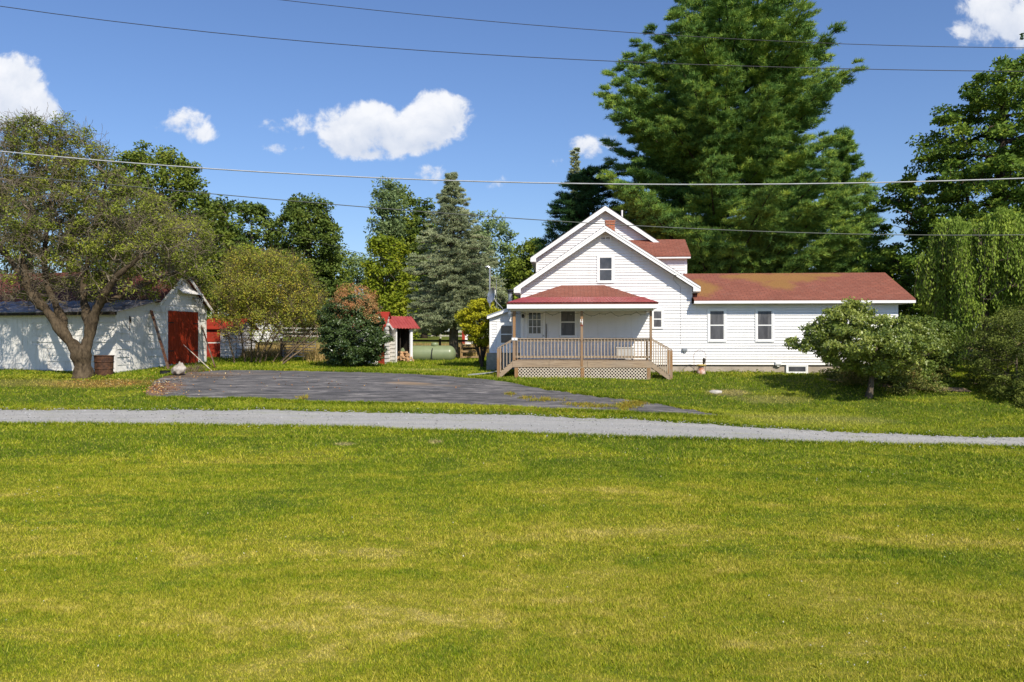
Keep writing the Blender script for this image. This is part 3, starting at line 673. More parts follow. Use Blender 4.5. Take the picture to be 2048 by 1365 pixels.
# ================================================================== GARAGE (old white shed at the left)
G = Frame(PX(232, 33), 33, 0, R(78))
gar = G.root('garage'); tag(gar, 'weathered white garage with mossy red roof, side lean-to and red double door', 'garage')
gzb = G.gz(0, 0) - .35
def gx(px, py, y=0): return G.hp(px, py, y)
zc = gx(232, 623.5)[1]; lx1, lz1 = gx(312, 603); cx_, cz_ = gx(362, 545); rx_, rz_ = gx(411, 615)
GL = 13.0
mb = MB(); siding(mb, [(0, gzb), (lx1, gzb), (lx1, lz1), (0, zc)], front(0), .33, .035, .3); wl_ = mb.build('lean_to_gable_wall', m_oldwhite, gar)
mb = MB(); siding(mb, [(lx1, gzb), (rx_, gzb), (rx_, rz_), (cx_, cz_), (lx1, lz1)], front(0), .33, .035, .3); siding(mb, [(0, gzb), (GL, gzb), (GL, rz_), (0, rz_)], rightw(rx_), .33); mb.build('wall', m_oldwhite, gar)
yb_, _ = G.hx(65, 700, 0)
mb = MB(); siding(mb, [(-yb_, gzb), (0, gzb), (0, zc - .05), (-yb_, zc - .08)], leftw(0), .27, .03, .3); sw = mb.build('side_wall', m_oldwhite, gar)
mb = MB(); y = yb_
while y < GL:
    wd = .24; mb.box(-.012 - .006 * ((int(y * 7)) % 2), 0, y + .006, min(y + wd, GL), gzb, zc - .1); y += wd
mb.build('board_wall', m_oldwhite, gar)
# small low hatch door of boards in the side wall
ya, za = G.hx(97, 690, 0); yc, _ = G.hx(66, 690, 0)
mb = MB(); k = 4
for i in range(k): a = ya + (yc - ya) * i / k; mb.box(-.05, -.022, a + .006, a + (yc - ya) / k - .006, gzb + .2, za)
mb.build('side_door', m_oldwhite, gar)
MB().box(-.03, .05, -.03, .05, gzb, zc - .06).build('corner_board', m_oldwhite, gar); MB().box(rx_ - .08, rx_ + .03, -.035, .05, gzb, rz_ - .05).build('corner_board', m_oldwhite, gar)
m_bluetin = simple('weathered_blue_tin', (.33, .33, .36), (.17, .14, .13), 2, .6, metal=.3, stain=(.10, .07, .06))
mb = MB(); kk = (lz1 - zc) / lx1; n_ = 56
for i in range(n_):
    ya = -.3 + (GL + .3) * i / n_; yb2 = -.3 + (GL + .3) * (i + 1) / n_; hA = .025 if i % 2 else 0; hB = 0 if i % 2 else .025
    mb.quad((-.35, ya, zc - .35 * kk + .06 + hA), (lx1 + .1, ya, lz1 + .08 + hA), (lx1 + .1, yb2, lz1 + .08 + hB), (-.35, yb2, zc - .35 * kk + .06 + hB))
lr = mb.build('lean_to_roof', m_bluetin, gar)
md_ = lr.modifiers.new('t', 'SOLIDIFY'); md_.thickness = .02
MB().box(-.34, -.30, -.28, GL, zc - .35 * kk - .07, zc - .35 * kk + .04).build('lean_to_fascia', m_dark, lr)
m_gr = roofmat('mossy_brown_shingles', (.15, .05, .035), (.05, .02, .015), k=1.6, axis='y', moss=None)
mb = MB(); s1 = (cz_ - lz1) / (cx_ - lx1); s2 = (cz_ - rz_) / (rx_ - cx_); ov = .3
mb.slab([(lx1 - .12, -ov, lz1 - .12 * s1 + .1), (cx_, -ov, cz_ + .1), (cx_, GL, cz_ + .1), (lx1 - .12, GL, lz1 - .12 * s1 + .1)][::-1], .07)
mb.slab([(cx_, -ov, cz_ + .1), (rx_ + .25, -ov, rz_ - .25 * s2 + .1), (rx_ + .25, GL, rz_ - .25 * s2 + .1), (cx_, GL, cz_ + .1)], .07)
mb.build('roof', m_gr, gar)
mb = MB(); mb.bar((lx1 - .1, -ov + .02, lz1 - .1 * s1 - .04), (cx_, -ov + .02, cz_ - .03), .03, .15); mb.bar((cx_, -ov + .02, cz_ - .03), (rx_ + .25, -ov + .02, rz_ - .25 * s2 - .04), .03, .15); mb.build('rake_board', m_oldwhite, gar)
# scalloped gable top with small canopy
mb = MB()
for i in range(5):
    z = cz_ - .25 - i * .17; hw = .14 + i * .17
    for j in range(2 * i + 2):
        a = -hw + j * (2 * hw) / (2 * i + 2); b2 = a + 2 * hw / (2 * i + 2) - .012
        mb.extr([(cx_ + a, -.05 - .0 * i, z + .08), (cx_ + a, -.05, z - .06), (cx_ + (a + b2) / 2, -.05, z - .11), (cx_ + b2, -.05, z - .06), (cx_ + b2, -.05, z + .08)], (0, .03, 0))
mb.build('gable_shingles', m_oldwhite, gar)
a, b = gx(375, 583); c, d = gx(391, 592); mb = MB(); mb.slab([(a - .9, -.35, b - .1), (c + .1, -.35, b - .12), (c, -.03, b + .12), (a - .8, -.03, b + .12)], .035); mb.build('gable_canopy', m_oldwhite, gar)
# red doors
x0, z1 = gx(334, 621.8); x1, _ = gx(393.5, 625.5); z0 = G.gz((x0 + x1) / 2, -.1) + .04
mb = MB(); n_ = 12
for i in range(n_):
    a = x0 + (x1 - x0) * i / n_; b2 = x0 + (x1 - x0) * (i + 1) / n_; g_ = .012 if i in (5,) else .004
    mb.box(a, b2 - g_, -.07 - .004 * (i % 3), -.03, z0 + .03 * (i % 2), z1)
rd = mb.build('double_door', m_redpaint, gar)
mb = MB(); mb.box(x0 - .16, x0 - .005, -.055, -.02, gzb, z1 + .14); mb.box(x1 + .005, x1 + .16, -.055, -.02, gzb, z1 + .14); mb.box(x0 - .005, x1 + .005, -.055, -.02, z1 + .01, z1 + .14); mb.build('door_frame', m_oldwhite, gar)
for t in (.25, .78):
    z = z0 + (z1 - z0) * t
    for xa in (x0, x1 - .4): MB().box(xa, xa + .4, -.09, -.08, z - .02, z + .02).build('hinge', m_black, rd)
# white board door of the lean-to
xa, za = gx(258, 634); xb2, _ = gx(293.5, 634)
mb = MB()
for i in range(5): a = xa + (xb2 - xa) * i / 5; mb.box(a, a + (xb2 - xa) / 5 - .008, -.05, -.02, gzb + .2, za)
ld = mb.build('lean_to_door', m_oldwhite, gar)
mb = MB(); mb.box(xa - .012, xa, -.042, -.02, za - .6, za + .03); mb.bar((xa - .05, -.08, za + .02), (xa + .02, -.08, za - .25), .03, .05); mb.build('door_latch', m_dark, ld)
# hoop with net on the gable
a, b = gx(384, 597); c_ = G.wp((a, -.38, b)); q = empty('basketball_hoop', c_); tag(q, 'old net on a small hoop under the garage gable peak', 'hoop')
mb = MB(); mb.tube([(math.cos(t) * .2, math.sin(t) * .2, 0) for t in np.linspace(0, 2 * math.pi, 17)], .014, 6); mb.tube([G.m @ Vector((0, .2, 0)), G.m @ Vector((0, .36, .02))], .02, 6); mb.build('rim', m_black, q)
mb = MB(); n_ = 10
for i in range(n_):
    for sg in (1, -1):
        pts = [(math.cos(2 * math.pi * (i + sg * t * 2) / n_) * (.2 - .09 * t), math.sin(2 * math.pi * (i + sg * t * 2) / n_) * (.2 - .09 * t), -.42 * t) for t in np.linspace(0, 1, 6)]
        mb.tube(pts, .008, 4)
mb.build('net', simple('grey_net', (.35, .35, .35)), q)
# props leaning on the garage
def leaning(name, pa, pb, off, w_, t_, mat, label, cat):
    A = G.hp(pa[0], pa[1], -.06); top = G.wp((A[0], -.06, A[1]))
    ys = 0
    B_ = gp(*pb); B_ = Vector(B_); m = MB(); m.bar(top, B_ + Vector((0, 0, .0)), w_, t_, (.9, -.3, 0)); o = m.build(name, mat); tag(o, label, cat); return o
m_rustwood = wood('brown_old_timber', (.16, .07, .04), (.11, .05, .03), (.06, .03, .02), (9, 9, 1))
leaning('timber_plank', (302.5, 622), (338, 741), 0, .14, .05, m_rustwood, 'long brown timber leaning left of the red garage door', 'plank')
leaning('timber_plank', (403.5, 653), (431, 737), 0, .13, .05, m_rustwood, 'shorter reddish timber leaning at the right corner of the garage', 'plank')
leaning('wooden_pole', (367, 690), (423, 742), 0, .03, .03, m_lattice, 'thin pale pole leaning across the red garage door', 'pole')
# rusty barrel
bx, by, bz = gp(208, 755); by = 32.0; bx = PX(208, by); bz = gz(bx, by)
m_rust = newmat('rusty_steel'); _v = objco(); _n = noise(_v, 6, 8, .7); finish(ramp(_n, [(.35, (.025, .016, .012)), (.5, (.075, .035, .02)), (.68, (.15, .07, .035))]), .8, _n, .4, .01)
q = MB().lathe((0, 0, 0), [(.30, -.05), (.33, .0), (.34, .25), (.36, .26), (.36, .28), (.345, .3), (.35, .52), (.37, .53), (.37, .55), (.355, .57), (.365, .76), (.385, .77), (.385, .79), (.365, .80), (.34, .795), (.33, .5)], 26).build('barrel', m_rust); q.location = (bx, by, bz)
tag(q, 'rusty brown steel barrel standing beside the gnarled tree trunk', 'barrel')
# white sack and black pan, brush
sx_, sy_, sz_ = gp(358, 752)
def blob(name, c, r, mat, seed, amp=.25, sub=3, taper=0):
    import bmesh
    bm = bmesh.new(); bmesh.ops.create_icosphere(bm, subdivisions=sub, radius=1); rg = np.random.default_rng(seed); ph = rg.random(12) * 6
    for v in bm.verts:
        p = v.co; k = 1 + amp * (math.sin(p.x * 3 + ph[0]) * math.sin(p.y * 3.7 + ph[1]) + .6 * math.sin(p.z * 6 + ph[2]) * math.sin(p.x * 7 + ph[3]) + .3 * math.sin(p.y * 13 + ph[4]))
        tp = 1 - taper * max(p.z, 0); v.co = Vector((p.x * r[0] * k * tp + taper * .3 * p.z * r[0], p.y * r[1] * k * tp, max(p.z, -.75) * r[2] * k))
    me = bpy.data.meshes.new(name); bm.to_mesh(me); bm.free(); o = link(name, me, mat, None, True); o.location = c; return o
m_sack = simple('dirty_white_cloth', (.44, .40, .35), (.24, .20, .16), 3, .9, bs=1, lo=.4, hi=.6)
q = blob('cloth_sack', (sx_, sy_, sz_ + .26), (.28, .2, .25), m_sack, 4, .2, 4, .62); tag(q, 'crumpled dirty white sack lying in front of the red garage door', 'sack')
ax_, ay_, az_ = gp(330, 749); q = MB().lathe((0, 0, 0), [(.16, -.02), (.18, .0), (.2, .13), (.215, .15), (.2, .15), (.17, .02)], 18).build('plastic_tub', m_black); q.location = (ax_, ay_, az_); tag(q, 'small black tub on the ground left of the white sack', 'tub')

# ================================================================== OUTBUILDINGS
m_red2 = simple('faded_red_paint', (.36, .035, .015), (.24, .022, .01), 2, .6)
def shed(name, label, cat, Y, pxl, pxr, py_eave, py_ridge, py_base, depth, rz=0, wall=m_oldwhite, roof=m_red2, over=.2, ridge_x=True):
    f = Frame(PX((pxl + pxr) / 2, Y), Y, 0, rz); r_ = f.root(name); tag(r_, label, cat)
    x0 = f.hp(pxl, 680, 0)[0]; x1 = f.hp(pxr, 680, 0)[0]; ze = f.hp((pxl + pxr) / 2, py_eave, 0)[1]; zr = f.hp((pxl + pxr) / 2, py_ridge, depth / 2)[1]; zb_ = f.gz(0, 0) - .3
    m = MB(); siding(m, [(x0, zb_), (x1, zb_), (x1, ze), (x0, ze)], front(0), .2); siding(m, [(-depth, zb_), (0, zb_), (0, ze), (-depth / 2, zr - .05), (-depth, ze)], leftw(x0), .2); siding(m, [(0, zb_), (depth, zb_), (depth, ze), (depth / 2, zr - .05), (0, ze)], rightw(x1), .2); siding(m, [(-x1, zb_), (-x0, zb_), (-x0, ze), (-x1, ze)], backw(depth), .2); m.build('wall', wall, r_)
    m = MB(); m.slab([(x0 - over, -over, ze - .06), (x1 + over, -over, ze - .06), (x1 + over, depth / 2, zr), (x0 - over, depth / 2, zr)], .05); m.slab([(x0 - over, depth / 2, zr), (x1 + over, depth / 2, zr), (x1 + over, depth + over, ze - .06), (x0 - over, depth + over, ze - .06)], .05); m.build('roof', roof, r_)
    return f, r_
f, r_ = shed('chicken_coop', 'small white outbuilding with red roof and red door behind the garage', 'shed', 43.5, 404, 472, 655, 637, 716, 3.2)
a, b = f.hp(414, 687, 0); c, d = f.hp(441, 722, 0); mb = MB(); n_ = 5
for i in range(n_): mb.box(a + (c - a) * i / n_, a + (c - a) * (i + 1) / n_ - .008, -.05, -.02, d, b)
mb.build('door', m_red2, r_)
a, b = f.hp(414, 655, 0); c, d = f.hp(441, 684, 0); MB().box(a, c, -.045, -.02, d, b - .05).build('shutter', m_red2, r_)
a, b = f.hp(446, 658, 0); c, d = f.hp(456, 675, 0); MB().box(a, c, -.03, -.02, d, b).build('window', m_glass, r_)
shed('horse_shelter', 'long low white shelter in the field behind the bare brown bush', 'shed', 68, 482, 545, 642, 633, 680, 3, wall=m_siding, roof=m_siding, over=.02)
f, r_ = shed('garden_shed', 'small white shed with red corner hidden behind the dark green bush', 'shed', 38.6, 700, 768, 650, 624, 722, 2.4, over=.1)
a, _ = f.hp(757, 700, -.1); c, _ = f.hp(768, 700, -.1); mb = MB(); mb.extr([(a - .0, -.10, f.gz(0, 0) - .1), (c + .02, -.10, f.gz(0, 0) - .1), (c - .02, -.10, f.hp(760, 652, 0)[1]), (a - .02, -.10, f.hp(760, 652, 0)[1])], (0, .07, 0)); mb.build('corner_board', m_red2, r_)
f, r_ = shed('run_in_shed', 'white shed with a red corner post beyond the dark fence', 'shed', 62, 930, 1040, 655, 640, 692, 4, wall=m_siding, over=.15)
a, _ = f.hp(924, 680, -.06); c, _ = f.hp(930, 680, -.06); MB().box(a, c, -.1, .02, f.gz(-2, 0) - .2, f.hp(927, 652, -.06)[1]).build('corner_post', m_red2, r_)
# open wood store
f = Frame(PX(792, 40), 40, 0, R(40)); r_ = f.root('wood_store'); tag(r_, 'narrow white open-sided wood store with bright red ribbed metal roof', 'wood store')
zb_ = f.gz(0, 0) - .25; Lx = .98; Dy = 1.15; ze = f.hp(792, 651, 0)[1]; pk = f.hx(779, 634, 0)[1]
mb = MB(); siding(mb, [(-Dy, zb_), (0, zb_), (0, ze), (-Dy / 2, pk - .1), (-Dy, ze)], leftw(0), .2); siding(mb, [(-Lx, zb_), (0, zb_), (0, ze), (-Lx, ze)], backw(Dy), .2); siding(mb, [(0, zb_), (Dy, zb_), (Dy, ze), (0, ze)], rightw(Lx), .2); mb.build('wall', m_oldwhite, r_)
mb = MB(); mb.box(Lx - .14, Lx, -.02, .08, zb_, ze - .02); mb.box(0, .05, -.02, .05, zb_, ze - .02); mb.box(.05, Lx - .14, -.02, .05, ze - .12, ze - .02); mb.build('corner_post', m_siding, r_)
mb = MB(); mb.box(.03, .05, .06, Dy - .02, zb_, ze - .05); mb.box(.03, Lx - .03, Dy - .05, Dy - .02, zb_, ze - .05); mb.box(.42, .47, .3, .36, zb_, ze - .1); mb.box(Lx - .05, Lx - .03, .1, Dy - .06, zb_, ze - .05); mb.build('inner_boards', m_dark, r_)
mb = MB(); n_ = 9; ovx = (-.3, Lx + .35); hy = Dy / 2; s_ = (pk - ze) / hy
for sg in (-1, 1):
    for i in range(n_ * 2):
        xa = ovx[0] + (ovx[1] - ovx[0]) * i / (2 * n_); xb = ovx[0] + (ovx[1] - ovx[0]) * (i + 1) / (2 * n_); ha = .04 if i % 2 else 0; hb = .04 - ha
        ye = -.22 if sg < 0 else Dy + .22
        mb.quad((xa, ye, ze - .22 * s_ + ha), (xb, ye, ze - .22 * s_ + hb), (xb, hy, pk + hb), (xa, hy, pk + ha))
o = mb.build('roof', m_redmetal, r_); md_ = o.modifiers.new('t', 'SOLIDIFY'); md_.thickness = .02
mb = MB(); mb.bar((ovx[0] + .01, -.22, ze - .22 * s_ - .06), (ovx[0] + .01, hy, pk - .06), .03, .09); mb.bar((ovx[0] + .01, Dy + .22, ze - .22 * s_ - .06), (ovx[0] + .01, hy, pk - .06), .03, .09); mb.build('rake_board', m_siding, r_)
# split logs spilling out of it
m_log = simple('split_firewood', (.62, .40, .22), (.42, .24, .12), 6, .8, stretch=(1, 1, 1))
fx, fy, fz = gp(811, 724)
lg = MB(); lg.extr([(.09 * math.cos(a), -.2, .09 * math.sin(a)) for a in (0, 1.2, 2.4, 3.6)], (0, .4, 0)); l0 = lg.build('firewood_log', m_log)
k = 0
for (dx, dz, n_) in ((0, 0, 6), (.07, .13, 5), (.16, .26, 4), (.25, .38, 2)):
    for i in range(n_):
        o = l0 if k == 0 else l0.copy()
        if k: col.objects.link(o)
        o.location = (fx - .42 + dx + i * .16, fy - .1 + rng.normal() * .07, fz + .08 + dz); o.rotation_euler = (rng.normal() * .2, rng.random() * 3, rng.normal() * .5)
        tag(o, 'split pale firewood log in the heap at the wood store opening', 'firewood', 'firewood logs spilling from the wood store'); k += 1
# propane tank
Y = 41.5; X0 = PX(812, Y); X1 = PX(912, Y); rT = .44; zc_ = CZ - (709 - 682.5) / F * Y + .02
tk = empty('propane_tank', ((X0 + X1) / 2, Y, gz((X0 + X1) / 2, Y))); tag(tk, 'long sage green propane tank lying on the grass behind the wood store', 'propane tank')
hl = (X1 - X0) / 2 + .0; zr_ = zc_ - tk.location.z
m_tank = simple('sage_green_paint', (.235, .28, .150), (.20, .245, .13), 3, .35, bs=.02, spec=.5)
pr_ = [(-hl - .55 + .0, .01)] ; pts = []; rad = []
for k in range(8): a = math.pi / 2 * k / 7; pts.append((-hl - .2 + .42 * (1 - math.sin(a)) - .2, 0, zr_)); rad.append(max(.01, rT * math.sin(a)))
pts = []; rad = []
for k in range(9): a = math.pi / 2 * k / 8; pts.append((-hl - .4 + .36 * (1 - math.cos(a)), 0, zr_)); rad.append(max(.01, rT * math.sin(a)))
for k in range(9): a = math.pi / 2 * k / 8; pts.append((hl - .36 + .36 * math.sin(a), 0, zr_)); rad.append(max(.01, rT * math.cos(a)))
MB().tube(pts, rad, 28).build('tank_body', m_tank, tk, smooth=True)
MB().lathe((.2, 0, zr_ + rT - .06), [(.2, 0), (.2, .14), (.17, .2), (.05, .22)], 14).build('valve_cover', m_tank, tk, smooth=True)
for x in (-hl * .6, hl * .6): MB().box(x - .12, x + .12, -.3, .3, -.15, zr_ - rT * .8).build('foot', m_conc, tk)
MB().tube([(.12, -rT - .03, zr_ + .3), (.08, -rT - .06, zr_), (.1, -rT - .04, 0)], .025, 6).build('gas_pipe', m_black, tk)

# ================================================================== FENCES, GATE
def rail_fence(name, label, pts, post_h, rails, step, mat, pw=.12, rh=.12, group=None):
    r_ = empty(name, (pts[0][0], pts[0][1], gz(*pts[0]))); tag(r_, label, 'fence', group); base = r_.location
    P_ = []
    for (x0, y0), (x1, y1) in zip(pts, pts[1:]):
        n = max(1, round(math.hypot(x1 - x0, y1 - y0) / step))
        for i in range(n + (1 if (x1, y1) == pts[-1] else 0)): P_.append((x0 + (x1 - x0) * i / n, y0 + (y1 - y0) * i / n))
    for x, y in P_:
        z = gz(x, y); MB().box(x - base.x - pw / 2, x - base.x + pw / 2, y - base.y - pw / 2, y - base.y + pw / 2, z - base.z - .3, z - base.z + post_h).build('post', mat, r_)
    for hgt in rails:
        m = MB()
        for a, b in zip(P_, P_[1:]): m.bar((a[0] - base.x, a[1] - base.y - pw / 2 - .02, gz(*a) - base.z + hgt), (b[0] - base.x, b[1] - base.y - pw / 2 - .02, gz(*b) - base.z + hgt), .035, rh)
        m.build('rail', mat, r_)
m_fbrown = wood('dark_fence_board', (.13, .08, .05), (.09, .055, .035), (.05, .03, .02), (1, 9, 9))
m_fwhite = simple('old_white_rail', (.60, .57, .50), (.40, .37, .31), 2, .8)
m_fyel = wood('tan_fence_post', (.38, .25, .10), (.29, .18, .07), (.18, .11, .05), (9, 9, 1))
rail_fence('board_fence', 'dark brown board fence running behind the propane tank and the house', [(PX(700, 46), 46), (PX(1060, 46), 46)], 1.0, (.88, .45), 2.6, m_fbrown)
rail_fence('board_fence', 'dark board fence seen under the weeping tree at the right edge', [(PX(1700, 44), 44), (PX(2200, 44), 44)], 1.0, (.88, .45), 2.6, m_fbrown)
rail_fence('rail_fence', 'whitish weathered rail fence far out across the paddock', [(PX(430, 78), 78), (PX(1080, 76), 76)], 1.1, (1.0, .62, .25), 3.2, m_fwhite, .14, .13)
rail_fence('post_and_rail_fence', 'short tan wooden fence between the tank and the yellow-green shrub', [(PX(923, 42.6), 42.6), (PX(958, 42.8), 42.8)], .85, (.72, .42, .12), .95, m_fyel, .13, .1)
Y = 43.5; xa = PX(566, Y); xb = PX(631, Y); q = empty('pipe_gate', (xa, Y, gz(xa, Y))); tag(q, 'grey tubular steel farm gate beside the dark bush', 'gate')
wG = xb - xa; gzr = CZ - (684 - 682.5) / F * Y - q.location.z
mb = MB(); mb.tube([(0, 0, .1), (0, 0, gzr), (wG, 0, gzr - .03), (wG, 0, .08), (0, 0, .1)], .028, 6); mb.build('gate_frame', m_tin, q)
mb = MB()
for t in (.22, .42, .62, .82): mb.tube([(0, 0, .1 + (gzr - .1) * t), (wG, 0, .08 + (gzr - .1) * t)], .02, 6)
for x in (wG * .3, wG * .62): mb.tube([(x, 0, .1), (x, 0, gzr)], .016, 6)
mb.build('gate_bars', m_tin, q)
mb = MB(); mb.box(-.14, -.04, -.05, .05, -.3, 1.1); mb.build('gate_post', m_fbrown, q)

# ================================================================== POWER LINES
m_wire = simple('dark_wire', (.05, .05, .055)); m_wirel = simple('pale_sheathed_cable', (.42, .43, .45))
def wire(pts, Y, r, mat, label, name='power_line'):
    px = np.array([p[0] for p in pts], float); py = np.array([p[1] for p in pts], float); c = np.polyfit((px - 1024) / 1000, py, min(3, len(pts) - 1))
    xs = np.linspace(-2100, 4100, 60) if Y < 30 else np.linspace(px[0], px[-1], 30)
    o = MB().tube([P(x, np.polyval(c, (np.clip(x, -500, 2500) - 1024) / 1000), Y) for x in xs], r, 5).build(name, mat); tag(o, label, 'power line', 'overhead lines crossing the sky'); return o
wire([(0, 13), (500, 72), (1000, 113), (1500, 132), (1980, 143)], 23, .011, m_wire, 'thin dark overhead wire, second from the top, ending above the right-hand maple')
wire([(560, 0), (800, 26), (1000, 45), (1500, 80), (2048, 96)], 23.6, .010, m_wire, 'topmost thin dark overhead wire, entering at the top edge')
wire([(0, 303), (400, 337), (800, 358), (1000, 364), (1400, 370), (2048, 357)], 22, .018, m_wirel, 'thick pale overhead cable in the middle of the sky')
wire([(0, 348), (430, 392), (750, 413), (1040, 437), (1400, 460), (2048, 470)], 24, .013, simple('grey_green_wire', (.11, .12, .11)), 'lowest long overhead wire crossing in front of the house gable')
wire([(430, 430), (620, 480), (760, 515), (830, 533), (1020, 560)], 44, .008, m_wire, 'faint thin wire dropping from the left trees behind the blue spruce', 'service_wire')
# ================================================================== GROUND, ROADS
def lawn_color(tall=False):
    """green/dry patches in world space, shared by soil and blades"""
    p = poso(); s = N('ShaderNodeSeparateXYZ'); L(p, s.inputs[0]); x, y = s.outputs[0], s.outputs[1]
    a = noise(mapped(p, (.5, 1.5, .4), (3, 1, 0), .06), .42, 8, .74, .6)      # mowing-wise streaks
    b = noise(mapped(p, (.9, 1.9, .6)), 1.7, 7, .76)
    c = noise(mapped(p, (1, 1.4, .6)), 16, 3, .6)
    f = M('ADD', M('MULTIPLY', a, .52), M('ADD', M('MULTIPLY', b, .32), M('MULTIPLY', c, .16)))
    # drier towards the near middle of the field, greener by the road and around the house
    g = N('ShaderNodeMapRange'); L(y, g.inputs[0]); g.inputs[1].default_value = 13; g.inputs[2].default_value = 24; g.inputs[3].default_value = .008; g.inputs[4].default_value = -.085
    f = M('ADD', f, g.outputs[0])
    f = M('ADD', f, M('MULTIPLY', M('SINE', M('ADD', M('MULTIPLY', y, 2.3), M('MULTIPLY', a, 9))), .016))   # mower passes
    colr = ramp(f, [(.39, (.095, .155, .006)), (.445, (.175, .228, .009)), (.495, (.272, .285, .015)), (.55, (.38, .34, .042)), (.61, (.54, .445, .13))])
    # hayfield beyond the yard
    h = N('ShaderNodeMapRange'); L(M('ADD', y, M('MULTIPLY', M('SUBTRACT', a, .5), 5)), h.inputs[0]); h.inputs[1].default_value = 45; h.inputs[2].default_value = 46.5
    h2 = N('ShaderNodeMapRange'); L(y, h2.inputs[0]); h2.inputs[1].default_value = 62; h2.inputs[2].default_value = 68; h2.inputs[3].default_value = 1; h2.inputs[4].default_value = 0
    hay = ramp(b, [(.3, (.34, .25, .08)), (.7, (.52, .38, .14))]); far = ramp(b, [(.3, (.13, .20, .02)), (.7, (.27, .31, .04))])
    colr = mixc(h.outputs[0], colr, mixc(h2.outputs[0], far, hay))
    for (px, py, rx, ry, cc, k) in DIRT:
        X, Y, _ = gp(px, py)
        q = M('ADD', M('POWER', M('DIVIDE', M('SUBTRACT', x, X), rx), 2), M('POWER', M('DIVIDE', M('SUBTRACT', y, Y), ry), 2))
        q = M('ADD', q, M('MULTIPLY', M('SUBTRACT', b, .5), 2.2))
        mk = N('ShaderNodeMapRange'); L(q, mk.inputs[0]); mk.inputs[1].default_value = 1.1; mk.inputs[2].default_value = .35; mk.inputs[3].default_value = 0; mk.inputs[4].default_value = k
        colr = mixc(mk.outputs[0], colr, cc)
    return colr, c
DIRT = [(190, 768, 2.4, .9, (.34, .19, .06), .8), (60, 766, 2.6, .8, (.30, .24, .07), .6), (1455, 786, .9, .5, (.42, .31, .16), .6), (1545, 800, 1.5, .5, (.40, .33, .12), .45), (1620, 840, 3, .6, (.40, .36, .12), .5),
        (1100, 818, 12, .35, (.36, .38, .03), .55), (1600, 850, 6, .5, (.36, .38, .03), .5), (860, 741, 1.5, .5, (.36, .34, .14), .5), (870, 885, .25, .2, (.45, .34, .2), .6), (690, 889, .3, .2, (.45, .34, .2), .6)]
def pip(poly, x, y):
    poly = np.asarray(poly); inside = np.zeros(np.shape(x), bool); n = len(poly); j = n - 1
    for i in range(n):
        xi, yi = poly[i]; xj, yj = poly[j]
        c = ((yi > y) != (yj > y)) & (x < (xj - xi) * (y - yi) / (yj - yi + 1e-12) + xi); inside ^= c; j = i
    return inside
m_lawn = newmat('lawn_soil'); _c, _f = lawn_color(); _c = mixc(.55, _c, (.06, .065, .02)); finish(_c, .95, _f, .5, .03, .1)
gxs = np.concatenate([np.linspace(-500, -60, 12)[:-1], np.arange(-60, 60, .5), np.linspace(60, 500, 12)]); gys = np.concatenate([np.arange(-20, 60, .5), np.linspace(60, 160, 40)[1:], np.linspace(160, 800, 16)[1:]])
XX, YY = np.meshgrid(gxs, gys); ZZ = ground(XX, YY); nx_, ny_ = len(gxs), len(gys)
ii = np.arange(nx_ * ny_).reshape(ny_, nx_); quads = np.stack([ii[:-1, :-1], ii[:-1, 1:], ii[1:, 1:], ii[1:, :-1]], -1).reshape(-1, 4)
g = link('ground', idx_mesh('ground', np.stack([XX, YY, ZZ], -1).reshape(-1, 3), quads), m_lawn, None, True); tag(g, kind='structure')
# gravel lane
nearE = [(-900, 830), (0, 849), (350, 851), (500, 853), (700, 857), (900, 864), (1200, 874), (1500, 882), (1800, 891), (2048, 896), (2300, 902), (3200, 926)]
farE = [(-900, 800), (0, 819), (250, 818), (450, 819), (530, 816), (570, 819), (620, 821.5), (900, 827), (1100, 831), (1250, 836), (1450, 850), (1650, 862), (1850, 869), (2048, 876), (2300, 884), (3200, 910)]
def edge(poly, px): return np.interp(px, [p[0] for p in poly], [p[1] for p in poly])
m_gravel = newmat('gravel'); _p = poso(); _a = noise(_p, 60, 4, .7); _b = noise(mapped(_p, (.25, 1.6, 1)), 1.2, 5, .6); _g = noise(mapped(_p, (.5, 2, 1)), 2.2, 5, .7)
_vo = N('ShaderNodeTexVoronoi'); _vo.inputs['Scale'].default_value = 24; L(_p, _vo.inputs['Vector'])
_c = mixc(.45, ramp(_a, [(.3, (.22, .215, .20)), (.7, (.50, .485, .455))]), ramp(_vo.outputs['Distance'], [(0, (.75, .75, .75)), (.7, (.15, .15, .15))]), 'SOFT_LIGHT'); _c = mixc(ramp(_b, [(.35, (0, 0, 0)), (.7, (.5, .5, .5))]), _c, (.47, .455, .43)); _c = mixc(ramp(_g, [(.55, (0, 0, 0)), (.72, (.55, .55, .55))]), _c, (.24, .27, .10)); _c = mixc(ramp(noise(mapped(_p, (.12, 3.2, 1), (0, 3, 0), .07), 1.3, 3), [(.42, (.55, .55, .55)), (.55, (0, 0, 0))]), _c, (.30, .30, .29))
finish(_c, .95, M('ADD', _a, _vo.outputs[0]), .5, .02, .15)
_rs = np.random.default_rng(3)
def smooth_noise(n, k, amp): v = _rs.normal(size=n + 4 * k); kk = np.hanning(2 * k + 1); kk /= kk.sum(); v = np.convolve(v, kk, mode='same')[2 * k:2 * k + n]; return v / v.std() * amp
PXs = np.concatenate([np.linspace(-900, -60, 80)[:-1], np.linspace(-60, 2110, 900), np.linspace(2110, 3200, 80)[1:]])
NE = np.array([gp(p, edge(nearE, p)) for p in PXs]); FE = np.array([gp(p, edge(farE, p)) for p in PXs])
NE[:, 1] += smooth_noise(len(PXs), 2, .03) + smooth_noise(len(PXs), 40, .03); FE[:, 1] += smooth_noise(len(PXs), 3, .03) + smooth_noise(len(PXs), 40, .05)
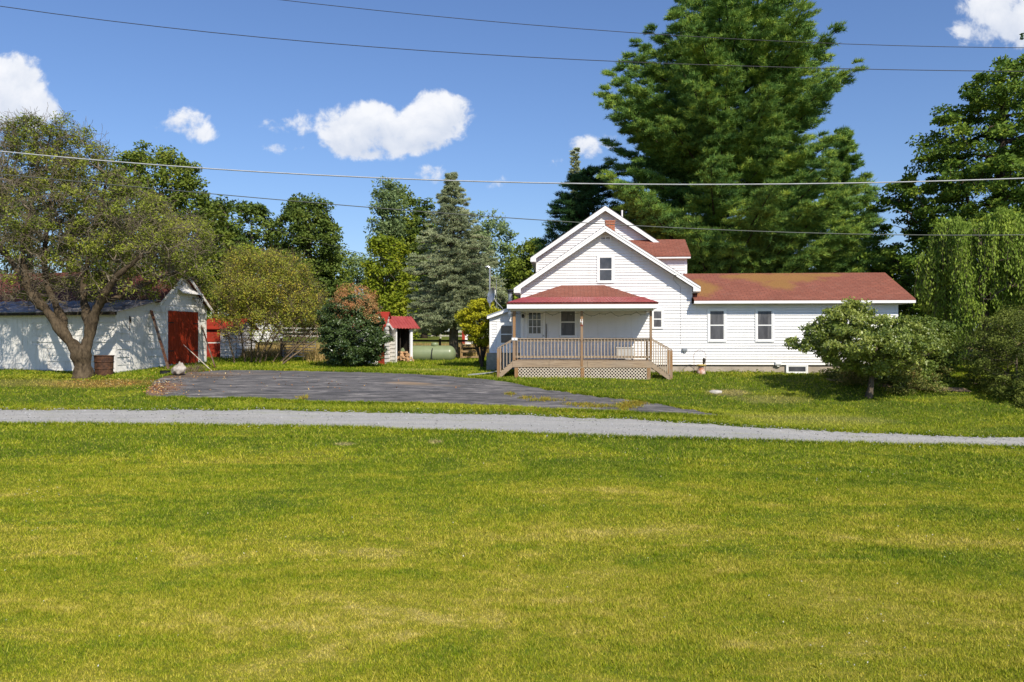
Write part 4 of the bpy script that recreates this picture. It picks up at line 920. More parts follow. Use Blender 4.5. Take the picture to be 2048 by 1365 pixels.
K = 10; tt = np.linspace(0, 1, K)[:, None, None]; V = NE[None] * (1 - tt) + FE[None] * tt; V[..., 2] = ground(V[..., 0], V[..., 1]) + .022
V[0, :, 2] -= .05; V[-1, :, 2] -= .05
n_ = len(PXs); ii = np.arange(K * n_).reshape(K, n_); quads = np.stack([ii[:-1, :-1], ii[:-1, 1:], ii[1:, 1:], ii[1:, :-1]], -1).reshape(-1, 4)
tag(link('gravel_road', idx_mesh('gravel_road', V.reshape(-1, 3), quads), m_gravel, None, True), kind='structure')
road_poly = np.concatenate([NE[:, :2], FE[::-1, :2]])
# asphalt turning area
topE = [(292, 790), (296, 776), (306, 762), (330, 752), (380, 745), (440, 740.5), (520, 740.5), (620, 742), (760, 745.5), (900, 751), (960, 757), (1020, 764), (1090, 777), (1170, 791), (1240, 799), (1300, 807), (1380, 820), (1455, 834)]
botE = [(292, 796), (330, 796), (400, 799), (520, 801), (620, 805), (760, 808), (900, 812), (1000, 815), (1100, 820), (1200, 824), (1300, 829), (1400, 833), (1455, 836)]
m_asph = newmat('worn_asphalt'); _p = poso(); _a = noise(mapped(_p, (.22, 1.5, 1), (0, 0, 0), .05), 3.6, 9, .76, .5); _b = noise(_p, 70, 3); _d = noise(mapped(_p, (.5, 1, 1)), .8, 5, .6)
_c = ramp(_a, [(.37, (.055, .053, .053)), (.47, (.095, .091, .09)), (.55, (.16, .15, .145)), (.67, (.33, .30, .27))]); _c = mixc(.5, _c, ramp(_b, [(.3, (.2, .2, .2)), (.7, (.8, .8, .8))]), 'SOFT_LIGHT')
_s = N('ShaderNodeSeparateXYZ'); L(_p, _s.inputs[0])
for (px, py, rx, ry, cc, k) in ((812, 768, .9, .28, (.36, .24, .13), .55), (865, 772, 1.2, .2, (.30, .23, .15), .35), (350, 752, 2.6, .9, (.13, .09, .06), .85), (315, 780, .9, 1.2, (.25, .12, .05), .5), (430, 748, 3, .5, (.22, .17, .13), .4)):
    X, Y, _ = gp(px, py); q = M('ADD', M('POWER', M('DIVIDE', M('SUBTRACT', _s.outputs[0], X), rx), 2), M('POWER', M('DIVIDE', M('SUBTRACT', _s.outputs[1], Y), ry), 2)); q = M('ADD', q, M('MULTIPLY', M('SUBTRACT', _a, .5), 4))
    mk = N('ShaderNodeMapRange'); L(q, mk.inputs[0]); mk.inputs[1].default_value = 1.1; mk.inputs[2].default_value = .4; mk.inputs[3].default_value = 0; mk.inputs[4].default_value = k; _c = mixc(mk.outputs[0], _c, cc)
_cv = N('ShaderNodeTexVoronoi', feature='DISTANCE_TO_EDGE'); _cv.inputs['Scale'].default_value = .3; _cx = N('ShaderNodeMix', data_type='VECTOR'); _cx.inputs[0].default_value = .10; _nz = N('ShaderNodeTexNoise'); _nz.inputs['Scale'].default_value = 1.5; _nz.inputs['Detail'].default_value = 6; L(_p, _nz.inputs['Vector']); L(_p, _cx.inputs[4]); L(_nz.outputs['Color'], _cx.inputs[5]); L(_cx.outputs[1], _cv.inputs['Vector'])
_c = mixc(ramp(_cv.outputs['Distance'], [(.001, (.12, .12, .12)), (.005, (0, 0, 0))]), _c, (.05, .05, .04))
finish(_c, .85, M('ADD', _a, _b), .35, .015, .25)
PA = np.linspace(292, 1455, 500); TE = np.array([gp(p, edge(topE, p)) for p in PA]); BE = np.array([gp(p, edge(botE, p)) for p in PA])
TE[:, 1] += smooth_noise(500, 3, .05) + smooth_noise(500, 12, .06); BE[:, 1] += smooth_noise(500, 3, .035) + smooth_noise(500, 12, .05)
K = 16; tt = np.linspace(0, 1, K)[:, None, None]; V = BE[None] * (1 - tt) + TE[None] * tt; V[..., 2] = ground(V[..., 0], V[..., 1]) + .02
V[0, :, 2] -= .05; V[-1, :, 2] -= .05
ii = np.arange(K * 500).reshape(K, 500); quads = np.stack([ii[:-1, :-1], ii[:-1, 1:], ii[1:, 1:], ii[1:, :-1]], -1).reshape(-1, 4)
tag(link('asphalt_driveway', idx_mesh('asphalt_driveway', V.reshape(-1, 3), quads), m_asph, None, True), kind='structure')
asph_poly = np.concatenate([BE[:, :2], TE[::-1, :2]])
# footpath by the right end of the house
def strip_path(name, pts, w_, mat):
    pw = []
    for (a, b), (c, d) in zip(pts, pts[1:]):
        for t in np.linspace(0, 1, 10)[:-1]: pw.append(gp(a + (c - a) * t, b + (d - b) * t))
    pw = np.array(pw); V = np.stack([pw + [0, -w_ / 2, 0], pw, pw + [0, w_ / 2, 0]]); V[..., 2] = ground(V[..., 0], V[..., 1]) + .03
    n = len(pw); ii = np.arange(3 * n).reshape(3, n); q = np.stack([ii[:-1, :-1], ii[:-1, 1:], ii[1:, 1:], ii[1:, :-1]], -1).reshape(-1, 4)
    tag(link(name, idx_mesh(name, V.reshape(-1, 3), q), mat, None, True), kind='structure'); return np.concatenate([V[0, :, :2], V[2, ::-1, :2]])
m_path = simple('brown_path_dirt', (.30, .22, .13), (.20, .14, .08), 3, .95)
pp1 = strip_path('garden_path', [(1655, 761), (1760, 772), (1860, 779), (1945, 782)], .5, m_path)
pp2 = strip_path('porch_path', [(935, 752), (975, 748), (996, 744)], .5, simple('grey_flagstone', (.36, .37, .36), (.28, .30, .26), 4, .9))

# ================================================================== GRASS BLADES
m_blade = newmat('grass_blade'); _c, _f = lawn_color(); _gm = N('ShaderNodeNewGeometry'); _rv = _gm.outputs['Random Per Island']
_c = mixc(M('MULTIPLY', M('GREATER_THAN', _rv, .72), .35), _c, (.50, .41, .09)); _c = mixc(M('MULTIPLY', M('LESS_THAN', _rv, .3), .35), _c, (.10, .17, .006))
_hs = N('ShaderNodeHueSaturation'); L(_c, _hs.inputs['Color']); L(M('ADD', M('MULTIPLY', _rv, .55), 1.05), _hs.inputs['Value']); _hs.inputs['Saturation'].default_value = 1.0
finish(_hs.outputs[0], .6, spec=.08, trans=.25)
def blades(n, ya, yb, wmin, wmax, h, rs, pyw=1.0):
    """blades scattered over the visible wedge, triangle each"""
    y = ya + (yb - ya) * rs.random(n) ** pyw; hw = .70 * y + 4; x = (rs.random(n) * 2 - 1) * hw
    # equalise density over width
    keep = rs.random(n) < hw / hw.max(); x, y = x[keep], y[keep]
    m = ~(pip(road_poly[::3], x, y) | pip(asph_poly[::3], x, y) | pip(pp1, x, y) | pip(pp2, x, y)); 
    m |= (rs.random(len(x)) < .0)
    x, y = x[m], y[m]
    return x, y
def tri_blades(x, y, h, w, rs, lean=.5, z=None):
    n = len(x); z = ground(x, y) if z is None else z; a = rs.random(n) * 2 * np.pi; b = rs.random(n) * 2 * np.pi; hh = h * (.5 + rs.random(n)) ; ln = lean * hh * rs.random(n) * 1.6; ww = w * (.6 + .8 * rs.random(n))
    c = np.stack([x, y, z], -1); u = np.stack([np.cos(a), np.sin(a), 0 * a], -1) * (ww / 2)[:, None]
    tip = c + np.stack([np.cos(b) * ln, np.sin(b) * ln, hh], -1)
    return np.stack([c - u, c + u, tip], 1)
rs = np.random.default_rng(11)
parts_ = []
for (n, ya, yb, h, w_) in ((560000, 8.5, 14, .036, .0105), (400000, 14, 20, .040, .015), (190000, 20, 27, .055, .024), (170000, 27, 37, .06, .03), (90000, 37, 46, .09, .04)):
    x, y = blades(n, ya, yb, 0, 0, h, rs); 
    pn = np.sin(x * 1.3 + np.sin(y * 2.1) * 1.5) * np.sin(y * 1.7 + x * .4)
    parts_.append(tri_blades(x, y, h * (1 + .3 * pn), w_, rs, .8))
# longer fringe at the road and asphalt edges
for E, sg, hh, w_ in ((NE, -1, .09, .022), (FE, 1, .08, .024), (BE, -1, .08, .024), (TE, 1, .08, .028)):
    i = rs.integers(0, len(E), 16000); x = E[i, 0] + rs.normal(size=16000) * .05; y = E[i, 1] + sg * (np.abs(rs.normal(size=16000)) * .12 - .05)
    ok = (np.abs(x) < y * .7 + 2) ; x, y = x[ok], y[ok]
    if sg > 0 and E is FE or E is BE:
        pass
    parts_.append(tri_blades(x, y, hh, w_, rs, .9))
tag(link('lawn_grass', fast_mesh('lawn_grass', np.concatenate(parts_), 3), m_blade), kind='stuff')
# weeds creeping on the asphalt
parts_ = []; m_weed = newmat('yellow_weed'); _rv = N('ShaderNodeNewGeometry').outputs['Random Per Island']; finish(ramp(_rv, [(0, (.22, .27, .03)), (.5, (.40, .36, .05)), (1, (.50, .30, .05))]), .7, spec=.2, trans=.3)
for (px, py, sx, sy, n) in ((1255, 812, 14, 3.5, 900), (1275, 808, 10, 2, 500), (1250, 818, 5, 3, 400), (1020, 790, 4, 1.5, 160), (1052, 797, 6, 1, 160), (1090, 801, 16, 1.4, 500), (1160, 811, 16, 1.2, 400), (1195, 815, 22, 1.2, 500), (605, 797, 7, 1.5, 160), (1060, 824, 60, 2, 500)):
    q = np.array([gp(px + rs.normal() * sx, py + rs.normal() * sy) for _ in range(n // 6)]); q = np.repeat(q, 6, 0) + rs.normal(size=(len(q) * 6, 3)) * .05
    parts_.append(tri_blades(q[:, 0], q[:, 1], .08, .03, rs, 1.2))
tag(link('driveway_weeds', fast_mesh('driveway_weeds', np.concatenate(parts_), 3), m_weed), kind='stuff')
# hay and rough growth past the yard
m_hay = newmat('dry_hay'); _rv = N('ShaderNodeNewGeometry').outputs['Random Per Island']; finish(ramp(_rv, [(0, (.30, .26, .07)), (.5, (.48, .34, .12)), (1, (.60, .44, .20))]), .8, spec=.1, trans=.25)
x = rs.random(60000) * 50 - 34; y = 45 + rs.random(60000) * 9; tag(link('hay_grass', fast_mesh('hay_grass', tri_blades(x, y, .35, .05, rs, .6), 3), m_hay), kind='stuff')
q = np.array([gp(640 + rs.normal() * 10, 722 + rs.normal() * 2) for _ in range(120)] + [gp(rs.uniform(470, 640), 717) for _ in range(110)]); q = np.repeat(q, 18, 0) + rs.normal(size=(len(q) * 18, 3)) * .25
tag(link('tall_dry_grass', fast_mesh('tall_dry_grass', tri_blades(q[:, 0], q[:, 1] + .8, .5, .035, rs, .5), 3), m_hay), kind='stuff')
# fallen leaves
m_fall = newmat('fallen_leaf'); _rv = N('ShaderNodeNewGeometry').outputs['Random Per Island']; finish(ramp(_rv, [(0, (.25, .09, .03)), (.5, (.50, .22, .06)), (.8, (.58, .40, .15)), (1, (.6, .55, .35))]), .7, spec=.2)
def flat_leaves(pts, s, rs):
    n = len(pts); a = rs.random(n) * 6.28; t = rs.normal(size=(n, 2)) * .35; u = np.stack([np.cos(a), np.sin(a), t[:, 0]], -1) * s; v = np.stack([-np.sin(a), np.cos(a), t[:, 1]], -1) * s * .6
    return np.stack([pts - u, pts - v, pts + u, pts + v], 1)
q = [];
for (px, py, sx, sy, n) in ((312, 778, 14, 7, 260), (325, 766, 22, 5, 160), (345, 785, 30, 6, 90), (400, 752, 60, 5, 120), (560, 765, 120, 10, 70), (200, 768, 50, 5, 220), (760, 768, 220, 12, 60)):
    for _ in range(n): a_, b_, c_ = gp(px + rs.normal() * sx, max(744, py + rs.normal() * sy)); q.append((a_, b_, c_ + .045))
tag(link('fallen_leaves', fast_mesh('fallen_leaves', flat_leaves(np.array(q), .034, rs), 4), m_fall), 'orange fallen leaves scattered at the asphalt edge', 'leaves', kind='stuff')

# clover heads, dandelions and dead leaves in the mown lawn; loose stones along the lane
m_clover = newmat('clover_flower'); _rv = N('ShaderNodeNewGeometry').outputs['Random Per Island']; finish(ramp(_rv, [(0, (.62, .60, .50)), (.7, (.55, .52, .38)), (.85, (.60, .42, .04)), (1, (.30, .17, .08))]), .7, spec=.2)
cc_ = np.stack([rs.uniform(-12, 14, 26), rs.uniform(10.5, 21, 26)], -1); q = np.repeat(cc_, 16, 0) + rs.normal(size=(416, 2)) * [.7, .45]; q = np.concatenate([q, np.stack([rs.uniform(-16, 16, 260), rs.uniform(9.5, 23, 260)], -1)]); q = q[~pip(road_poly[::3], q[:, 0], q[:, 1])]
tag(link('clover_flowers', fast_mesh('clover', flat_leaves(np.stack([q[:, 0], q[:, 1], ground(q[:, 0], q[:, 1]) + .05], -1), .015, rs), 4), m_clover), kind='stuff')
i = rs.integers(0, len(NE), 5200); t = rs.beta(.35, .35, 5200)[:, None]; q = NE[i] * (1 - t) + FE[i] * t + rs.normal(size=(5200, 3)) * [.05, .12, 0]; q[:, 2] = ground(q[:, 0], q[:, 1]) + .035
tag(link('loose_stones', fast_mesh('loose_stones', flat_leaves(q, .028, rs), 4), simple('loose_gravel_stone', (.52, .52, .52), (.28, .28, .28), 30, .9)), kind='stuff')
# broad-leaved weeds and taller tufts scattered through the lawn
cc_ = np.stack([rs.uniform(-17, 18, 900), rs.uniform(9.5, 28, 900)], -1); cc_ = cc_[~(pip(road_poly[::3], cc_[:, 0], cc_[:, 1]) | pip(asph_poly[::3], cc_[:, 0], cc_[:, 1]))]; q = np.repeat(cc_, 34, 0); q = q + rs.normal(size=q.shape) * np.repeat(rs.uniform(.02, .09, len(cc_)), 34)[:, None]
tag(link('lawn_tufts', fast_mesh('tufts', tri_blades(q[:, 0], q[:, 1], .085, .012, rs, .9), 3), m_blade), kind='stuff')
# ================================================================== TREES AND SHRUBS
def leafmat(name, stops, trans=.3, rough=.55, big=.6, hv=.35, spec=.13, gain=1.9):
    m = newmat(name); r = N('ShaderNodeNewGeometry').outputs['Random Per Island']; n = noise(poso(), big, 3)
    f = M('ADD', M('MULTIPLY', r, hv), M('MULTIPLY', M('SUBTRACT', n, .5), 1.6)); f = M('ADD', f, .5 - hv / 2)
    stops = [tuple(min(x * gain, .6) for x in s_) for s_ in stops]
    c = ramp(f, [(i / (len(stops) - 1), s) for i, s in enumerate(stops)]); finish(c, rough, spec=spec, trans=trans); return m
def barkmat(name, c1, c2, sc_=3, stretch=(6, 6, 1)):
    m = newmat(name); p = objco(); n = noise(mapped(p, stretch), sc_, 7, .7); n2 = noise(p, 1.6, 5); c = ramp(n, [(.32, c2), (.66, c1)]); c = mixc(ramp(n2, [(.55, (0, 0, 0)), (.7, (.5, .5, .5))]), c, tuple(x * 1.35 for x in c1)); finish(c, .95, n, 1.0, .06, .05); return m
m_bark = barkmat('grey_brown_bark', (.20, .16, .12), (.07, .055, .045)); m_barkd = barkmat('dark_bark', (.10, .075, .055), (.035, .03, .025)); m_twig = barkmat('lichened_twig_bark', (.27, .225, .16), (.11, .09, .065), 2, (3, 3, 3)); m_apple = barkmat('lichened_apple_bark', (.14, .105, .066), (.025, .019, .014), 3.2, (3, 3, 1.0))
def nrm(v): return v / (np.linalg.norm(v, axis=-1, keepdims=True) + 1e-9)
def prism(p0, p1, r0, r1, sides=4):
    d = nrm(p1 - p0); a = np.where(np.abs(d[:, 2:3]) > .9, [[1., 0, 0]], [[0., 0, 1]]); u = nrm(np.cross(d, a)); v = np.cross(d, u); n = len(p0)
    ang = np.arange(sides) * 2 * np.pi / sides; ring = u[:, None] * np.cos(ang)[None, :, None] + v[:, None] * np.sin(ang)[None, :, None]
    A = p0[:, None] + ring * r0[:, None, None]; B = p1[:, None] + ring * r1[:, None, None]
    verts = np.concatenate([A, B], 1).reshape(-1, 3); base = (np.arange(n) * 2 * sides)[:, None, None]; k = np.arange(sides); k2 = (k + 1) % sides
    q = np.stack([k, k2, k2 + sides, k + sides], -1)[None] + base
    return verts, q.reshape(-1, 4)
def skeleton(trunk, trr, pts, rtip, rs, bow=.15, start=.25, steps=3, wob=.05):
    """grow branches from the trunk polyline out to every clump centre"""
    nodes = [np.array(p, float) for p in trunk]; par = [-1] + list(range(len(trunk) - 1)); n0 = len(nodes)
    d0 = np.linalg.norm(pts - np.array(trunk)[-1][None] * 0 - np.array(trunk).mean(0)[None], axis=1); order = np.argsort(d0)
    cap = n0 + len(pts) * steps + 5; A = np.zeros((cap, 3)); A[:n0] = nodes; cnt = n0; PR = np.full(cap, -1); PR[:n0] = par
    lo = int(start * (n0 - 1)); pd = np.zeros(cap)
    for i in order:
        p = pts[i]; c = A[lo:cnt]; dd = np.linalg.norm(c - p, axis=1) + np.maximum(c[:, 2] - p[2], -.2) * .7 + .18 * pd[lo:cnt]
        j = lo + int(np.argmin(dd)); a = A[j]; L_ = np.linalg.norm(p - a); prev = j
        for s in range(1, steps + 1):
            t = s / steps; q = a * (1 - t) + p * t + np.array([0, 0, bow * L_ * 4 * t * (1 - t) * .5])
            if s < steps: q = q + rs.normal(size=3) * wob * L_
            A[cnt] = q; PR[cnt] = prev; pd[cnt] = pd[prev] + L_ / steps; prev = cnt; cnt += 1
    A = A[:cnt]; PR = PR[:cnt]; wgt = np.zeros(cnt)
    ch = np.zeros(cnt, int)
    for i in range(cnt - 1, -1, -1):
        if wgt[i] == 0: wgt[i] = 1
        if PR[i] >= 0: wgt[PR[i]] += wgt[i] * 1.0
    r = rtip * wgt ** .48
    rmax = np.interp(np.arange(n0), np.arange(n0), trr)
    s = np.arange(n0, cnt); lim = np.full(cnt, 1e9); lim[:n0] = rmax; r = np.minimum(r, .62 * max(trr)); r[:n0] = np.minimum(np.maximum(r[:n0], 0), rmax)
    return A[PR[s]], A[s], np.minimum(r[PR[s]], r[s] * 1.35), r[s]
def crown(profile, Y, n, rs, shell=.55, dep=1.0, axis=None, ymul=1.0):
    pf = np.array(profile, float); pys = np.linspace(pf[0, 0], pf[-1, 0], 200); xl = np.interp(pys, pf[:, 0], pf[:, 1]); xr = np.interp(pys, pf[:, 0], pf[:, 2]); w = (xr - xl) ** 1.3 + 4
    i = rs.choice(200, n, p=w / w.sum()); py = pys[i] + rs.normal(size=n) * (pys[1] - pys[0]); hx = (xr[i] - xl[i]) / 2; xc = (xr[i] + xl[i]) / 2
    a = rs.random(n) * 2 * np.pi; rho = (shell + (1 - shell) * rs.random(n)) ** .8; rho = np.where(rs.random(n) < .2, rs.random(n) ** .5 * .9, rho)
    k = Y / F; x = xc + hx * rho * np.cos(a); yy = Y + hx.mean() * .25 * 0 + hx * k * rho * np.sin(a) * dep
    # the photo's outline belongs to the crown at its own depth
    X = (x - 1024) * k; Z = CZ - (py - 682.5) * k
    cx = (xc - 1024) * k
    out = nrm(np.stack([X - cx, yy - Y, np.full(n, .35) * np.abs(hx * k)], -1))
    pts = np.stack([X, yy, Z], -1); j = rs.random(n) < .10; pts[j] += out[j] * (rs.random(j.sum()) * .09 * np.abs(hx[j] * k) + .12)[:, None]   # stray shoots break the outline
    return pts, out
def leaf_cloud(c, out, rc, per, size, rs, flat=.6, asp=.55, up=.7, rnd=.8, droop=0.):
    n = len(c); per = int(per); rcv = rc * (.6 + .8 * rs.random(n)); k = np.repeat(np.arange(n), per); m = len(k)
    v = nrm(rs.normal(size=(m, 3))) * (rs.random(m) ** .45)[:, None]; v[:, 2] *= flat
    p = c[k] + v * rcv[k][:, None]; nor = nrm(out[k] * .5 + np.array([0, 0, up]) + rs.normal(size=(m, 3)) * rnd)
    t = nrm(np.cross(nor, rs.normal(size=(m, 3)))); t[:, 2] -= droop; t = nrm(t); b = nrm(np.cross(nor, t)); s = size * (.6 + .8 * rs.random(m)); s = s[:, None]
    return np.stack([p - t * s, p - b * s * asp, p + t * s, p + b * s * asp], 1).reshape(-1, 3)
def trunkmesh(name, path, rad, mat, parent, extra=None, sides=12, flare=True):
    m = MB(); m.tube(path, rad, sides); verts = np.array(m.v)
    me = bpy.data.meshes.new(name)
    V = [tuple(v) for v in m.v]; Fc = list(m.f)
    if extra is not None:
        b = len(V); V += [tuple(v) for v in extra[0]]; Fc += [tuple(int(i) + b for i in q) for q in extra[1]]
    me.from_pydata(V, [], Fc); me.update(); return link(name, me, mat, parent, True)
def tree(name, label, cat, Y, trunk, profile, n, rc, per, leaf, lmat, bmat=None, seed=1, rtip=.02, shell=.55, flat=.6, dep=1.0, asp=.55, up=.7, rnd=.8, droop=0., group=None, tstart=.25, nb=None, bow=.12, extra_pts=None, bound=True, twigmat=None, ground_z=None):
    """trunk: [(px,py,r)] bottom first; profile: [(py,xl,xr)]"""
    rs = np.random.default_rng(seed); bmat = bmat or m_bark
    bx = PX(trunk[0][0], Y); root = empty(name, (bx, Y, gz(bx, Y))); tag(root, label, cat, group); o = np.array(root.location)
    path = [P(a, b, Y) for a, b, r in trunk]; rad = [r for *_, r in trunk]
    path[0].z = o[2] - .2
    if len(path) > 1 and path[1].z < path[0].z + .3: path[1].z = path[0].z + .6
    # resample the trunk with a little wander
    pa = np.array([tuple(p) for p in path]); L_ = np.r_[0, np.cumsum(np.linalg.norm(np.diff(pa, axis=0), axis=1))]; ts = np.linspace(0, L_[-1], max(6, int(L_[-1] / .8)))
    pa2 = np.stack([np.interp(ts, L_, pa[:, i]) for i in range(3)], -1); ra2 = np.interp(ts, L_, rad); pa2[1:-1, :2] += rs.normal(size=(len(ts) - 2, 2)) * .04 * ra2[1:-1, None] * 4
    ra2 = ra2 * (1 + .55 * np.exp(-ts / (2.2 * ra2[0] + .05)))
    c, out = crown(profile, Y, n, rs, shell, dep)
    c[:, 2] = np.maximum(c[:, 2], ground(c[:, 0], c[:, 1]) + .15)
    sub = rs.choice(n, min(n, nb or n), replace=False); p0, p1, r0, r1 = skeleton(pa2, ra2, c[sub], rtip, rs, bow, tstart)
    ex = prism(p0 - o, p1 - o, r0, r1, 5)
    trunkmesh('trunk', [Vector(p) for p in (pa2 - o)], list(ra2), bmat, root, ex)
    if per: link('crown', fast_mesh('crown', leaf_cloud(c, out, rc, per, leaf, rs, flat, asp, up, rnd, droop) - o, 4), lmat, root)
    return root, c, rs
L_oldt = leafmat('old_tree_leaves', [(.05, .08, .012), (.10, .135, .018), (.17, .185, .03)], .28, big=.4, gain=1.55)
G_far = 'trees beyond the paddock'
L_maple = leafmat('maple_leaves', [(.022, .045, .008), (.055, .09, .012), (.13, .155, .018)], .28, gain=2.6)
L_dk = leafmat('dark_green_leaves', [(.026, .046, .012), (.06, .088, .016), (.11, .13, .022)], .22)
L_mid = leafmat('mid_green_leaves', [(.05, .075, .012), (.10, .13, .018), (.17, .19, .022)], .28)
L_yel = leafmat('yellow_green_leaves', [(.08, .12, .012), (.16, .20, .015), (.27, .26, .02)], .3, gain=1.45)
L_olive = leafmat('olive_leaves', [(.06, .085, .012), (.13, .15, .02), (.22, .215, .035)], .28, big=.4, gain=2.0)
L_brown = leafmat('browning_leaves', [(.12, .14, .02), (.24, .22, .03), (.38, .26, .04)], .3, hv=.9, gain=1.8)
L_grey = leafmat('grey_green_leaves', [(.06, .09, .03), (.11, .15, .06), (.17, .21, .09)], .3)
# --- far trees
tree('maple_tree', 'dark round-topped tree just right of the gnarled front tree', 'tree', 84, [(505, 700, .35), (505, 560, .28), (503, 450, .1)], [(408, 485, 512), (425, 468, 530), (450, 455, 555), (490, 452, 560), (560, 455, 558), (660, 460, 560)], 150, 1.1, 110, .17, L_dk, seed=21, group=G_far)
tree('maple_tree', 'tall dark green maple standing clear against the sky left of centre', 'tree', 84, [(622, 700, .4), (620, 560, .32), (618, 430, .12)], [(392, 590, 640), (410, 580, 652), (440, 560, 662), (470, 552, 680), (520, 556, 676), (580, 575, 668), (650, 580, 665)], 260, 1.0, 110, .16, L_dk, seed=22, group=G_far)
tree('young_tree', 'pale green narrow tree below and right of the tall dark maple', 'tree', 92, [(668, 700, .25), (668, 520, .1)], [(492, 650, 682), (530, 645, 700), (600, 645, 705), (670, 650, 700)], 90, 1.1, 90, .17, L_mid, seed=23, group=G_far)
tree('young_tree', 'soft green low tree in the dip of the skyline', 'tree', 110, [(715, 700, .25), (715, 540, .1)], [(500, 700, 735), (530, 688, 750), (600, 680, 760), (670, 680, 760)], 100, 1.3, 90, .2, L_grey, seed=24, group=G_far)
tree('birch_tree', 'tall thin pale-leaved tree rising beside the blue spruce', 'tree', 78, [(762, 700, .22), (764, 520, .17), (766, 380, .05)], [(362, 755, 785), (385, 745, 800), (430, 742, 806), (480, 740, 805), (520, 745, 800), (560, 750, 800)], 150, .75, 60, .14, L_grey, m_twig, seed=25, group=G_far, shell=.3)
tree('ash_tree', 'green tree close behind the thin pale tree, left of the spruce', 'tree', 82, [(806, 700, .3), (806, 520, .22), (808, 410, .08)], [(378, 790, 826), (410, 782, 834), (470, 780, 840), (560, 780, 850), (660, 770, 850)], 190, .95, 90, .16, L_mid, seed=26, group=G_far)
tree('yellowing_tree', 'yellowing low tree under the thin pale tree', 'tree', 70, [(770, 700, .2), (770, 560, .08)], [(478, 750, 790), (500, 735, 810), (560, 735, 825), (620, 740, 830), (670, 745, 830)], 150, .85, 90, .14, L_yel, seed=27, group=G_far)
tree('ash_tree', 'leafy tree just right of the spruce top', 'tree', 80, [(975, 700, .3), (975, 540, .22), (975, 460, .08)], [(430, 955, 1000), (455, 940, 1020), (500, 935, 1040), (580, 935, 1060), (670, 935, 1060)], 230, .95, 80, .15, L_grey, seed=28, group=G_far)
tree('ash_tree', 'darker tree between the spruce and the house gable', 'tree', 74, [(1050, 700, .3), (1050, 520, .08)], [(480, 1040, 1075), (500, 1020, 1085), (560, 1010, 1090), (660, 1000, 1090)], 140, .9, 90, .15, L_mid, seed=29, group=G_far)
tree('dark_conifer', 'dark conifer tip behind the left side of the blue spruce', 'tree', 76, [(848, 700, .25), (848, 400, .04)], [(385, 845, 851), (420, 836, 862), (500, 826, 872), (640, 815, 880)], 150, .7, 110, .14, L_dk, m_barkd, seed=30, group=G_far)
tree('bright_tree', 'bright yellow-green tree above the bare brown bush', 'tree', 54, [(505, 700, .16), (505, 560, .08)], [(497, 488, 525), (508, 475, 560), (530, 462, 600), (570, 455, 620), (640, 460, 600)], 150, .6, 110, .11, L_yel, seed=31)
tree('old_tree', 'broad olive tree rising behind the garage roof', 'tree', 47, [(330, 715, .3), (330, 560, .22), (340, 420, .08)], [(292, 285, 315), (305, 262, 345), (325, 245, 375), (345, 230, 405), (390, 210, 425), (450, 200, 450), (520, 210, 470), (600, 230, 470)], 420, .62, 95, .10, L_oldt, seed=32, shell=.35)
tree('dark_tree', 'dark tree behind the shoulder of the olive tree', 'tree', 66, [(430, 700, .3), (430, 500, .1)], [(402, 415, 450), (430, 400, 470), (500, 400, 480), (620, 400, 490)], 140, .9, 90, .14, L_dk, seed=33, group=G_far)
# a hedge-like mass of far wood along the paddock
rs = np.random.default_rng(5); n = 620; px = rs.uniform(-400, 2500, n); Yv = rs.uniform(104, 124, n); c = np.stack([PX(px, Yv), Yv, 0 * px], -1)
top = 5.5 + 3.2 * np.sin(px * .012) * np.sin(px * .031 + 1) + rs.random(n) * 2.0; hz = rs.random(n) ** .8 * top; c[:, 2] = ground(c[:, 0], c[:, 1]) + hz
out = nrm(np.stack([0 * px, -np.ones(n), np.full(n, .5)], -1)); ex = leaf_cloud(c, out, 1.7, 150, .24, rs, .8)
tag(link('far_wood', fast_mesh('far_wood', ex, 4), L_mid), kind='stuff')

# --- big white pine
L_pine = leafmat('pine_needles', [(.020, .048, .018), (.065, .115, .024), (.185, .215, .030)], .15, .6, big=.7, hv=.5, gain=2.75)
L_pined = leafmat('dark_pine_needles', [(.012, .035, .012), (.025, .06, .018), (.05, .09, .025)], .2, .6)
L_blue = leafmat('blue_spruce_needles', [(.075, .09, .05), (.13, .15, .08), (.22, .235, .135)], .10, .6, hv=.6, gain=2.6)
def tufts(c, outd, per, R_, flat, nl, nw, rs, upb=.5, K=5):
    n = len(c); k = np.repeat(np.arange(n), per); m = len(k); v = nrm(rs.normal(size=(m, 3))) * (rs.random(m) ** .4)[:, None]
    v[:, 2] *= flat; oo = outd[k]; v = v * .85 + oo * (v * oo).sum(1, keepdims=True) * 1.1; p = c[k] + v * (R_[k][:, None] if np.ndim(R_) else R_)
    base = nrm(outd[k] * .8 + np.array([0, 0, upb]) + rs.normal(size=(m, 3)) * .25)
    kk = np.repeat(np.arange(m), K); d = nrm(base[kk] + rs.normal(size=(m * K, 3)) * .55); L_ = nl * (.7 + .6 * rs.random(m * K)); s = nrm(np.cross(d, rs.normal(size=(m * K, 3)))) * nw / 2
    b = p[kk]; return np.stack([b - s, b + s, b + d * L_[:, None]], 1).reshape(-1, 3)
